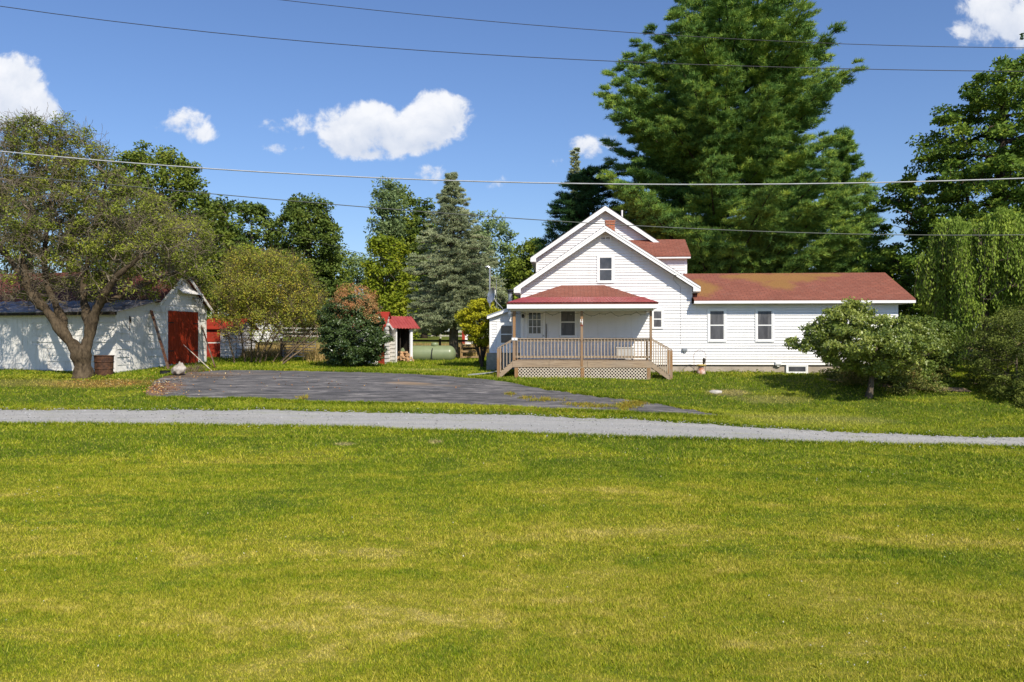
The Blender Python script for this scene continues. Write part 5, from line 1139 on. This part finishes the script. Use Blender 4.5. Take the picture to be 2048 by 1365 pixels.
def conifer(name, label, Y, trunk, profile, nbr, lmat, seed, rise=.25, droop=.0, padstep=.75, padr=.5, per=34, nl=.2, nw=.032, flat=.35, spread=.32, py_lo=None, bmat=None, r0=.35, tipup=.12, group=None, K=5, inner=.3, upb=.5, tpow=.85):
    rs = np.random.default_rng(seed); bmat = bmat or m_barkd; bx = PX(trunk[0][0], Y); root = empty(name, (bx, Y, gz(bx, Y))); tag(root, label, 'tree', group); o = np.array(root.location)
    path = np.array([tuple(P(a, b, Y)) for a, b, r in trunk]); rad = [r for *_, r in trunk]; path[0, 2] = o[2] - .3
    pf = np.array(profile, float); k = Y / F; pt, pb = pf[0, 0], pf[-1, 0] if py_lo is None else py_lo
    C_ = []; O_ = []; R_ = []; br0 = []; br1 = []; rr0 = []; rr1 = []
    for i in range(nbr):
        t = (i + rs.random()) / nbr; py = pt + (pb - pt) * t ** tpow; xl = np.interp(py, pf[:, 0], pf[:, 1]); xr = np.interp(py, pf[:, 0], pf[:, 2]); a = i * 2.39996 + rs.normal() * .3
        xt = np.interp(-py, -np.array([q[1] for q in trunk]), [q[0] for q in trunk]) if True else 0
        ca, sa = math.cos(a), math.sin(a); env = ((xr - xt) if ca > 0 else (xt - xl)) * k; envy = (xr - xl) / 2 * k
        Lr = math.hypot(env * ca, envy * sa) * (.80 + .26 * rs.random()); Lr = max(Lr - (padr * .7 if rise < 0 else 0), .22)
        tipz = CZ - (py - 682.5) * k; z0 = tipz - rise * Lr + droop * Lr; z0 = max(z0, o[2] + 1.0)
        A = np.array([PX(xt, Y), Y, z0]); d = nrm(np.array([env * ca, envy * sa, 0.])[None])[0]; side = np.array([-d[1], d[0], 0]); prev = A; ns = max(3, int(Lr / padstep)); bend = rs.normal() * .12
        for s in range(1, ns + 1):
            u = s / ns; q = A + d * Lr * u + side * Lr * bend * u * u + np.array([0, 0, (tipz - z0) * (u ** (1.0 if droop == 0 else .8)) + tipup * Lr * (u ** 3 - u) ])
            br0.append(prev); br1.append(q); rr = .012 + .022 * Lr ** .8 * (1 - u) ; rr0.append(rr + .01); rr1.append(rr); prev = q
            if u >= inner:
                wdt = spread * Lr * (1.15 - u) * min(1, (u - inner) * 4 + .4); npd = 1 + int(wdt / (padr * .9))
                for j in range(-npd, npd + 1):
                    off = (j / max(npd, 1)) * wdt + rs.normal() * .1
                    C_.append(q + side * off - d * abs(off) * .1 + np.array([0, 0, rs.normal() * .1 + .03])); O_.append(d * .9 + side * np.sign(off) * min(1, abs(off)) * .7); R_.append(padr * (.6 + .5 * rs.random()) * (1.15 - .55 * u) * min(1, .45 + Lr / 5))
    C_ = np.array(C_); O_ = nrm(np.array(O_)); R_ = np.array(R_)
    tp = tufts(C_, O_, per, R_, flat, nl, nw, rs, upb, K)
    link('crown', fast_mesh('crown', tp - o, 3), lmat, root)
    L_ = np.r_[0, np.cumsum(np.linalg.norm(np.diff(path, axis=0), axis=1))]; ts = np.linspace(0, L_[-1], 24); pa = np.stack([np.interp(ts, L_, path[:, i]) for i in range(3)], -1); pa[1:-1, :2] += rs.normal(size=(22, 2)) * .03
    trunkmesh('trunk', [Vector(p) for p in pa - o], list(np.interp(ts, L_, rad)), bmat, root, prism(np.array(br0) - o, np.array(br1) - o, np.array(rr0), np.array(rr1), 5))
    print(name, len(C_), len(tp) // 3); return root
conifer('white_pine', 'huge spreading green pine towering behind the house addition', 46,
        [(1428, 700, .55), (1430, 560, .48), (1440, 380, .34), (1455, 180, .2), (1465, -50, .05)],
        [(-70, 1430, 1505), (-20, 1375, 1568), (40, 1315, 1610), (90, 1262, 1665), (150, 1225, 1685), (215, 1182, 1672), (270, 1205, 1655), (330, 1240, 1648), (370, 1200, 1700), (410, 1180, 1765), (450, 1230, 1745), (500, 1290, 1750), (545, 1330, 1720)],
        225, L_pine, 41, rise=.45, tipup=.14, per=44, padr=.44, padstep=.58, spread=.31, nl=.24, nw=.030, inner=.32, flat=.38, tpow=1.0)
conifer('white_pine', 'smaller pine spire poking out at the right of the huge pine', 50, [(1690, 700, .3), (1688, 480, .2), (1685, 275, .03)],
        [(262, 1680, 1692), (300, 1668, 1708), (340, 1655, 1722), (380, 1640, 1745), (430, 1620, 1750), (500, 1600, 1745), (560, 1590, 1735)], 70, L_pine, 42, rise=.3, per=34, spread=.34, padr=.5, nl=.24, nw=.036)
conifer('dark_pine', 'dark pine behind the left slope of the house roof', 50, [(1165, 700, .35), (1168, 520, .25), (1172, 345, .06)],
        [(335, 1168, 1215), (360, 1140, 1250), (400, 1110, 1290), (440, 1100, 1330), (480, 1085, 1340), (540, 1070, 1360)], 75, L_pined, 43, rise=.25, per=34, padr=.55, spread=.34, nl=.24, nw=.036)
conifer('thin_spruce', 'sparse thin spruce top just left of the huge pine', 56, [(1150, 700, .2), (1150, 500, .14), (1150, 305, .02)],
        [(300, 1147, 1153), (340, 1138, 1164), (400, 1122, 1176), (460, 1110, 1185), (520, 1100, 1190)], 62, L_blue, 44, rise=-.15, droop=0, per=16, padr=.28, spread=.2, nl=.14, nw=.03, inner=.1)
conifer('blue_spruce', 'tall grey-green spruce standing behind the propane tank', 43.5, [(910, 722, .27), (908, 640, .24), (905, 500, .17), (902, 352, .02)],
        [(348, 899, 905), (370, 884, 922), (400, 868, 942), (440, 848, 964), (480, 834, 984), (530, 820, 998), (580, 808, 1012), (630, 796, 1018), (668, 790, 1016)],
        125, L_blue, 45, rise=-.22, tipup=.2, per=30, padr=.30, padstep=.42, spread=.30, nl=.12, nw=.028, inner=.12, flat=.4, bmat=m_twig, K=6, upb=.25)
# --- right-hand trees
tree('maple_tree', 'large dark maple filling the sky at the right edge', 'tree', 43, [(2010, 740, .5), (2008, 560, .42), (2000, 380, .3), (2010, 220, .08)],
     [(118, 2000, 2110), (150, 1960, 2180), (200, 1905, 2250), (250, 1865, 2300), (310, 1838, 2330), (360, 1800, 2350), (400, 1770, 2350), (440, 1795, 2350), (480, 1770, 2340), (530, 1745, 2320), (580, 1760, 2300), (640, 1800, 2260)],
     1150, .60, 125, .105, L_maple, m_barkd, seed=51, shell=.4, flat=.5)
tree('spruce_tip', 'conifer branch tip at the upper right corner of the sky', 'tree', 52, [(2120, 700, .35), (2110, 300, .2), (2100, 20, .03)], [(0, 2090, 2112), (60, 2064, 2140), (130, 2036, 2170), (220, 2030, 2190), (400, 2030, 2200)], 160, .55, 80, .12, L_pined, m_barkd, seed=52)
tree('back_hedge_tree', 'dark tree mass behind the right end of the house roof', 'tree', 50, [(1790, 720, .25), (1790, 600, .08)], [(520, 1760, 1840), (560, 1735, 1880), (620, 1730, 1900), (690, 1740, 1900)], 160, .7, 100, .11, L_dk, m_barkd, seed=53)
def weeping(name, label, Y, trunk, profile, nst, seed):
    rs = np.random.default_rng(seed); root, c, _ = tree(name, label, 'tree', Y, trunk, [(p, a + 8, b - 8) for p, a, b in profile], 150, .35, 0, .05, L_grey, m_bark, seed=seed, nb=150); o = np.array(root.location)
    pf = np.array(profile, float); k = Y / F; segs0 = []; segs1 = []; LP = []; LT = []
    xs = rs.uniform(pf[:, 1].min(), pf[:, 2].max(), nst * 2)
    # hanging strands starting at drooping sprays
    CLs = [(rs.uniform(pf[0, 0], pf[-1, 0] - 60) if rs.random() < .7 else pf[0, 0] + rs.random() * 20, rs.random() * 6.28, .5 + .5 * rs.random()) for _ in range(75)]
    for i in range(nst):
        cl = CLs[rs.integers(len(CLs))]; py = cl[0] + rs.normal() * 6; xl = np.interp(py, pf[:, 0], pf[:, 1]); xr = np.interp(py, pf[:, 0], pf[:, 2]); hx = (xr - xl) / 2
        a = cl[1] + rs.normal() * .09; rho = cl[2] + rs.normal() * .05; px = (xl + xr) / 2 + hx * rho * math.cos(a); yy = Y + hx * k * rho * math.sin(a) * .8; p = np.array([(px - 1024) * k, yy, CZ - (py - 682.5) * k])
        outv = np.array([math.cos(a), math.sin(a), 0]); Ls = rs.uniform(.7, 2.0); n = 7; prev = p
        for s in range(1, n + 1):
            t = s / n; q = p + outv * .45 * math.sin(t * 1.6) * 1.0 + np.array([rs.normal() * .03, rs.normal() * .03, .18 * math.sin(min(t * 3.2, 3.14)) - Ls * t ** 1.6]); segs0.append(prev); segs1.append(q); prev = q
            for _ in range(9): LP.append(q + rs.normal(size=3) * np.array([.07, .07, .1])); LT.append(np.array([rs.normal() * .35, rs.normal() * .35, -1.]))
    LP = np.array(LP); LT = nrm(np.array(LT)); nn = nrm(rs.normal(size=LP.shape) + np.array([.3, -.6, .3])); b = nrm(np.cross(LT, nn)); s = .065 * (.6 + .8 * rs.random(len(LP)))[:, None]
    link('hanging_foliage', fast_mesh('hanging', (np.stack([LP - LT * s, LP - b * s * .42, LP + LT * s, LP + b * s * .42], 1).reshape(-1, 3) - o), 4), L_weep, root)
    s0 = np.array(segs0); s1 = np.array(segs1); v, q = prism(s0 - o, s1 - o, np.full(len(s0), .007), np.full(len(s0), .006), 3); link('hanging_twigs', idx_mesh('twigs', v, q), m_twig, root)
L_weep = leafmat('weeping_leaves', [(.05, .085, .012), (.10, .14, .02), (.175, .21, .03)], .3, gain=2.4)
weeping('weeping_cherry', 'weeping tree with long hanging sprays right of the house', 33.5, [(1985, 790, .24), (1975, 680, .17), (1965, 560, .12), (1960, 470, .05)],
        [(448, 1890, 2060), (470, 1868, 2090), (520, 1856, 2110), (570, 1866, 2120), (620, 1875, 2120), (680, 1905, 2120), (712, 1930, 2120)], 2400, 54)
L_dog = leafmat('dogwood_leaves', [(.045, .075, .013), (.11, .14, .022), (.22, .235, .05)], .25, .4, big=.9, hv=.5, spec=.5)
tree('dogwood_tree', 'low spreading dogwood with layered leaves in front of the house', 'tree', 28.3, [(1735, 803, .11), (1740, 775, .09), (1745, 745, .08), (1752, 700, .06), (1760, 650, .03)],
     [(598, 1690, 1702), (618, 1668, 1730), (640, 1632, 1790), (662, 1612, 1840), (690, 1566, 1880), (704, 1605, 1870), (720, 1640, 1845), (738, 1690, 1815), (748, 1730, 1790)], 430, .27, 95, .052, L_dog, m_bark, seed=55, rtip=.006, shell=.25, flat=.55, droop=.7, up=.75, dep=.9, bow=-.05, tstart=.3)
L_vib = leafmat('viburnum_leaves', [(.035, .065, .012), (.08, .115, .018), (.15, .17, .03)], .25, .45, hv=.5, spec=.3, gain=1.8)
tree('viburnum_bush', 'rounded leafy bush behind the dogwood at the house corner', 'bush', 31.0, [(1835, 775, .05), (1838, 735, .04), (1840, 690, .02)], [(640, 1815, 1880), (655, 1795, 1905), (680, 1780, 1912), (720, 1770, 1905), (750, 1720, 1890), (772, 1660, 1888)], 330, .30, 110, .045, L_vib, m_bark, seed=56, rtip=.006, shell=.4)
tree('garden_shrub', 'low brown-green bush border along the garden path', 'bush', 30.6, [(1800, 780, .04), (1800, 750, .02)], [(733, 1690, 1880), (750, 1660, 1892), (776, 1655, 1890)], 170, .26, 90, .04, leafmat('border_leaves', [(.05, .07, .015), (.10, .12, .025), (.20, .15, .05)], .2, hv=.7, gain=1.5), m_bark, seed=57, rtip=.004, shell=.3)
tree('overgrown_bush', 'tall scruffy olive bush at the right edge of the lawn', 'bush', 28.6, [(2035, 838, .06), (2035, 760, .05), (2030, 680, .03)], [(615, 2000, 2080), (645, 1960, 2140), (700, 1938, 2180), (770, 1945, 2180), (832, 1975, 2170)], 460, .30, 110, .036, leafmat('fine_olive_leaves', [(.04, .055, .012), (.08, .10, .018), (.13, .15, .028)], .25, hv=.6, gain=1.75), m_bark, seed=58, rtip=.006, shell=.35)
L_thuja = leafmat('golden_foliage', [(.14, .16, .01), (.28, .27, .015), (.40, .36, .02)], .25, big=1.5, gain=1.6)
# --- middle bushes
tree('golden_shrub', 'round yellow-green shrub on several bare stems by the mudroom', 'shrub', 35.5, [(965, 726, .07), (962, 690, .05), (958, 640, .03)], [(603, 945, 975), (612, 930, 992), (635, 920, 1002), (660, 924, 1000), (680, 938, 988), (692, 950, 975)], 190, .22, 90, .045, L_thuja, m_barkd, seed=61, rtip=.008, shell=.35, up=.9)
mb = MB()
for i, (a, b) in enumerate(((950, 655), (972, 650), (978, 660), (943, 665))):
    Y = 35.5; p0 = P(964 + i * 1.5 - 3, 728, Y + .1 * i); mb.tube([p0, P((964 + a) / 2, 700, Y), P(a, b, Y)], [.05, .04, .025], 6)
sh_ = bpy.data.objects['golden_shrub']; o = mb.build('stem', m_barkd, sh_); o.matrix_parent_inverse = Matrix.Translation(-sh_.location)
L_lilac = leafmat('glossy_dark_leaves', [(.02, .045, .012), (.045, .075, .018), (.09, .125, .035)], .10, .38, hv=.7, spec=.6, gain=1.4)
tree('evergreen_bush', 'dense dark glossy bush with orange creeper on top', 'bush', 36.2, [(705, 726, .07), (703, 690, .05), (700, 640, .03)], [(597, 680, 725), (608, 655, 745), (630, 645, 758), (660, 641, 770), (690, 644, 775), (712, 652, 757), (728, 662, 752)], 430, .26, 130, .045, L_lilac, m_barkd, seed=62, rtip=.006, shell=.45)
# orange creeper
rs = np.random.default_rng(9); c, out = crown([(570, 692, 725), (580, 672, 744), (596, 662, 755), (618, 664, 756), (630, 705, 760)], 35.9, 130, rs, .6); c2 = np.concatenate([c, np.array([tuple(P(rs.uniform(675, 755), rs.uniform(600, 650), 35.4)) for _ in range(26)])]); out2 = np.concatenate([out, np.tile([[0, -1, .3]], (26, 1))])
L_orange = leafmat('orange_creeper_leaves', [(.55, .22, .09), (.60, .32, .14), (.58, .42, .16)], .35, hv=1.0, gain=1.0)
tag(link('creeper_vine', fast_mesh('creeper', leaf_cloud(c2, out2, .2, 45, .035, rs, .8, .35), 4), L_orange), 'dry orange creeper draped over the top of the dark bush', 'vine')
def twiggy_sel(c, Y, leaf_top, rs, n):
    if leaf_top is None: return np.ones(n, bool)
    py = 682.5 - (c[:, 2] - CZ) * F / Y; return rs.random(n) < np.clip(1 - (py - leaf_top) / 45, .06, 1)
def twiggy(name, label, cat, Y, bases, profile, n, seed, lmat, per, leaf, rc, rtip=.006, fine=3, bmat=None, shell=.2, nfine=6, lf=.55, group=None, spread=1.0, leaf_top=None):
    """many-stemmed shrub: stems fan from the ground, fine twigs at every end"""
    rs = np.random.default_rng(seed); bmat = bmat or m_twig; bx = PX(bases[0], Y); root = empty(name, (bx, Y, gz(bx, Y))); tag(root, label, cat, group); o = np.array(root.location)
    c, out = crown(profile, Y, n, rs, shell, .8); S0 = []; S1 = []; A0 = []; A1 = []
    pf = np.array(profile, float); top = CZ - (pf[0, 0] - 682.5) * Y / F
    P0 = []
    for b in bases: x = PX(b, Y) + rs.normal() * .1; y = Y + rs.normal() * .5; P0.append(np.array([x, y, gz(x, y) - .05]))
    P0 = np.array(P0); grp = np.argmin(np.abs(c[:, None, 0] * .6 + .4 * P0[:, 0].mean() - P0[None, :, 0]) + rs.random((n, len(P0))) * .5, axis=1)
    allc = []
    for g_ in range(len(P0)):
        idx = np.where(grp == g_)[0]
        if len(idx) == 0: continue
        tgt = c[idx].mean(0); st = np.array([P0[g_] * (1 - t) + (P0[g_] * .35 + tgt * .65 + np.array([(P0[g_][0] - bx) * .9, 0, 0])) * t + np.array([0, 0, .15 * math.sin(t * 3.14)]) + rs.normal(size=3) * .05 * t for t in np.linspace(0, 1, 6)])
        p0, p1, r0, r1 = skeleton(st, [.06, .05, .042, .035, .028, .02], c[idx], rtip, rs, .12, .15, 3, .06); A0.append(p0); A1.append(p1); S0.append(r0); S1.append(r1)
        A0.append(st[:-1]); A1.append(st[1:]); S0.append(np.linspace(.05, .03, 5)); S1.append(np.linspace(.045, .025, 5))
    # fine twigs
    k = np.repeat(np.arange(n), nfine); d = nrm(out[k] * .5 + rs.normal(size=(len(k), 3)) * .7 + np.array([0, 0, .35])); q = c[k] + rs.normal(size=(len(k), 3)) * .06; ln = rc * (.8 + .9 * rs.random(len(k)))
    for s in range(fine):
        q2 = q + d * (ln / fine)[:, None]; A0.append(q); A1.append(q2); S0.append(np.full(len(k), rtip * .7)); S1.append(np.full(len(k), rtip * .5)); q = q2; d = nrm(d + rs.normal(size=d.shape) * .35)
    v, f_ = prism(np.concatenate(A0) - o, np.concatenate(A1) - o, np.concatenate(S0), np.concatenate(S1), 4); link('branches', idx_mesh('branches', v, f_), bmat, root)
    if per:
        for lm, ff in (lmat if isinstance(lmat, list) else [(lmat, 1.0)]):
            sel = (rs.random(n) < ff * lf) & twiggy_sel(c, Y, leaf_top, rs, n); link('crown', fast_mesh('crown', leaf_cloud(c[sel], out[sel], rc, per, leaf, rs, .9) - o, 4), lm, root)
    return root
twiggy('bare_bush', 'wide thicket of bare grey stems with sparse browning leaves', 'bush', 39.5, [478, 490, 500, 512, 520, 530, 540, 552, 562, 576], [(505, 470, 590), (525, 442, 622), (570, 425, 642), (610, 418, 650), (650, 422, 648), (690, 445, 630)], 600, 63, [(L_brown, .9), (L_olive, .8)], 60, .042, .40, .008, leaf_top=628, lf=.8, bmat=barkmat('thicket_bark', (.22, .165, .11), (.08, .06, .04), 2, (3, 3, 3)))
# --- gnarled old tree in front of the garage
def apple():
    Y = 31.2; rs = np.random.default_rng(71); root = empty('gnarled_tree', (PX(165, Y), Y, gz(PX(165, Y), Y))); tag(root, 'old gnarled half-bare apple tree with forked trunk in front of the garage', 'tree'); o = np.array(root.location)
    def W(pts): return [(P(a, b, Y + c), r) for a, b, r, c in pts]
    limbs = [W([(166, 772, .44, 0), (166, 757, .39, 0), (167, 735, .345, 0), (165, 712, .37, 0), (158, 694, .33, 0)]),
             W([(163, 718, .24, 0), (150, 694, .25, 0), (132, 674, .225, -.1), (113, 648, .20, -.2), (92, 618, .17, -.3), (68, 590, .18, -.5), (48, 560, .15, -.6), (40, 520, .12, -.7), (48, 470, .08, -.6), (60, 420, .04, -.5)]),
             W([(165, 715, .24, 0), (172, 692, .25, 0), (180, 670, .215, .1), (184, 645, .19, .1), (192, 618, .18, 0), (205, 592, .16, -.2), (222, 570, .12, -.4), (250, 540, .09, -.6), (285, 510, .06, -.8)]),
             W([(180, 660, .2, .1), (173, 630, .16, .3), (165, 595, .13, .4), (168, 550, .11, .5), (180, 490, .09, .5), (200, 420, .06, .4), (215, 350, .03, .4)]),
             W([(128, 668, .17, 0), (128, 640, .15, .3), (112, 612, .13, .5), (100, 575, .11, .7), (95, 520, .10, .9), (100, 450, .07, 1.0), (105, 360, .04, 1.0)]),
             W([(46, 556, .13, -.6), (20, 520, .1, -.2), (-10, 470, .08, 0), (-30, 400, .05, .2)]),
             W([(200, 602, .13, -.1), (230, 600, .10, .4), (265, 575, .08, .8), (310, 560, .05, 1.2), (345, 545, .03, 1.4)])]
    m = MB()
    for lb in limbs:
        pts = [p for p, _ in lb]; pa = np.array([tuple(p) for p in pts]); ra = [r for _, r in lb]; Ls = np.r_[0, np.cumsum(np.linalg.norm(np.diff(pa, axis=0), axis=1))]; ts = np.linspace(0, Ls[-1], max(8, int(Ls[-1] / .16)))
        q = np.stack([np.interp(ts, Ls, pa[:, i]) for i in range(3)], -1)
        kk = np.array([.25, .5, .25])
        for _ in range(3): q[1:-1] = q[:-2] * .25 + q[1:-1] * .5 + q[2:] * .25
        q[1:-1] += rs.normal(size=(len(q) - 2, 3)) * .012; r_ = np.interp(ts, Ls, ra) * (1 + .13 * np.sin(ts * 5 + rs.random() * 6) + .07 * np.sin(ts * 13)); q[2:-1] += np.cumsum(rs.normal(size=(len(q) - 3, 3)) * .022, axis=0) * np.hanning(len(q) - 3)[:, None]; m.tube([Vector(p - o) for p in q], list(r_), 14)
    V = np.array(m.v); ph = np.arctan2(V[:, 1], V[:, 0] - V[:, 2] * .02); am = np.where(V[:, 2] < 1.4, .030, .010)
    for a_, b_, c_ in ((7, 3.1, 1), (15, 6.2, .6), (4.2, 9, .5)): V[:, 0] += am * c_ * np.sin(a_ * V[:, 1] + b_ * V[:, 2] * .4 + c_) ; V[:, 1] += am * c_ * np.sin(a_ * V[:, 0] + b_ * V[:, 2] * .4)
    m.v = [tuple(v) for v in V]
    m.build('trunk', m_apple, root, smooth=True)
    nodes = np.concatenate([np.array([tuple(p) for p, _ in lb])[2:] for lb in limbs[1:]])
    prof = [(238, 20, 130), (250, -20, 175), (275, -60, 205), (310, -90, 235), (350, -110, 270), (400, -120, 330), (450, -120, 400), (500, -120, 415), (545, -110, 405), (585, -90, 330), (615, -80, 180)]
    n = 1500; c, out = crown(prof, Y + .6, n, rs, .2, .5); c[:, :2] *= 1.0
    # skeleton from many limb nodes
    ne = 330; Ye = rs.uniform(33.2, 36.0, ne); pe = rs.uniform(120, 425, ne); ph_ = rs.uniform(440, 572, ne); ce = np.stack([PX(pe, Ye), Ye, CZ - (ph_ - 682.5) / F * Ye], -1); c = np.concatenate([c, ce]); out = np.concatenate([out, nrm(rs.normal(size=(ne, 3)) * .4 + [0.2, -.5, .5])]); n += ne
    order = np.argsort(np.min(np.linalg.norm(c[:, None] - nodes[None], axis=2), axis=1)); steps = 2; A = np.zeros((len(nodes) + n * steps, 3)); A[:len(nodes)] = nodes; cnt = len(nodes); PR = np.full(len(A), -1); pd = np.zeros(len(A))
    for i in order:
        p = c[i]; dd = np.linalg.norm(A[:cnt] - p, axis=1) + .15 * pd[:cnt]; j = int(np.argmin(dd)); a = A[j]; L_ = np.linalg.norm(p - a); prev = j
        for s in range(1, steps + 1):
            t = s / steps; q = a * (1 - t) + p * t + np.array([0, 0, .12 * L_ * math.sin(t * 3.14)]); q = q + (rs.normal(size=3) * .08 * L_ if s < steps else 0); A[cnt] = q; PR[cnt] = prev; pd[cnt] = pd[prev] + L_ / steps; prev = cnt; cnt += 1
    w_ = np.ones(cnt)
    for i in range(cnt - 1, len(nodes) - 1, -1):
        if PR[i] >= 0: w_[PR[i]] += w_[i]
    s = np.arange(len(nodes), cnt); r = .0058 * w_ ** .5; r = np.minimum(r, .055); B0 = [A[PR[s]]]; B1 = [A[s]]; R0 = [np.minimum(r[PR[s]], r[s] * 1.4)]; R1 = [r[s]]
    lowc = (CZ - c[:, 2]) / Y * F + 682.5 > 500; k = np.repeat(np.arange(n), np.where(lowc, 3, 7)); d = nrm(out[k] * .5 + rs.normal(size=(len(k), 3)) * .8); q = c[k] + rs.normal(size=(len(k), 3)) * .08; ln = .30 + .5 * rs.random(len(k))
    for t in range(4):
        q2 = q + d * (ln / 4)[:, None]; B0.append(q); B1.append(q2); R0.append(np.full(len(k), .0062)); R1.append(np.full(len(k), .005)); q = q2; d = nrm(d + rs.normal(size=d.shape) * .4)
    v, f_ = prism(np.concatenate(B0) - o, np.concatenate(B1) - o, np.concatenate(R0), np.concatenate(R1), 4); link('branches', idx_mesh('branches', v, f_), m_twig, root)
    # leaves: dense to the top and right, nearly none in the lower left
    px = c[:, 0] / Y * F + 1024; pz = (CZ - c[:, 2]) / Y * F + 682.5
    pr_ = np.clip(.55 + .4 * (360 - pz) / 120 + .45 * (px - 180) / 160, .30, .98); pr_ = np.where((pz > 520) & (c[:, 1] < 32.6), pr_ * .35, pr_); sel = rs.random(n) < pr_
    link('crown', fast_mesh('crown', leaf_cloud(c[sel], out[sel], .34, 105, .046, rs, .8) - o, 4), L_olive, root)
apple()
tree('backing_tree', 'green tree filling in behind the gnarled tree at the left edge', 'tree', 52, [(60, 740, .3), (60, 560, .22), (60, 400, .08)], [(285, 20, 90), (310, -40, 150), (360, -80, 200), (450, -100, 240), (540, -100, 260), (600, -90, 260)], 230, .75, 75, .12, L_oldt, seed=34, shell=.3)
# weeds and brush along the foundation, the garage and under the bushes
rs = np.random.default_rng(13); c = []; 
for (a, b, y0, n) in ((1350, 1700, 747, 80), (1430, 1640, 751, 40), (300, 345, 744, 20), (0, 240, 757, 60), (770, 800, 722, 8), (700, 760, 728, 25), (820, 840, 722, 8), (1200, 1345, 752, 10), (640, 760, 729, 25)):
    for _ in range(n):
        xq = rs.uniform(a, b)
        if 1566 < xq < 1622 and a > 1000: continue
        q = gp(xq, y0 + rs.normal() * 1.5); c.append((q[0], q[1], q[2] + .0))
c = np.array(c); out = np.tile([[0, -.5, .8]], (len(c), 1)); L_weed = leafmat('weedy_leaves', [(.10, .15, .01), (.22, .26, .02), (.40, .36, .04)], .3, hv=.9, gain=1.1)
tag(link('foundation_weeds', fast_mesh('weeds', leaf_cloud(c, out, .16, 40, .035, rs, .8), 4), L_weed), kind='stuff')
rs = np.random.default_rng(14); c = np.array([gp(rs.normal() * 14 + 385, 743 + rs.normal() * 2) for _ in range(30)]); d = nrm(rs.normal(size=(240, 3)) * [1, .6, .5] + [0, 0, .35]); k = np.repeat(np.arange(30), 8); v, f_ = prism(c[k], c[k] + d * .35, np.full(240, .007), np.full(240, .004), 3)
tag(link('brush_pile', idx_mesh('brush', v, f_), m_rustwood), 'low heap of brown dead twigs at the garage door threshold', 'brush pile')
# half-buried stone in the lawn
X, Y, Z = gp(1430, 786); q = blob('field_stone', (X, Y, Z + .01), (.22, .12, .09), simple('pale_stone', (.5, .47, .42), (.3, .28, .24), 6, .9), 8, .2); tag(q, 'small pale stone half sunk in the lawn in front of the porch stairs', 'stone')
X, Y, Z = gp(583, 716); q = blob('field_stone', (X, Y, Z + .1), (.3, .2, .18), bpy.data.materials['pale_stone'], 12, .2); tag(q, 'grey stone at the foot of the bare brown thicket', 'stone')
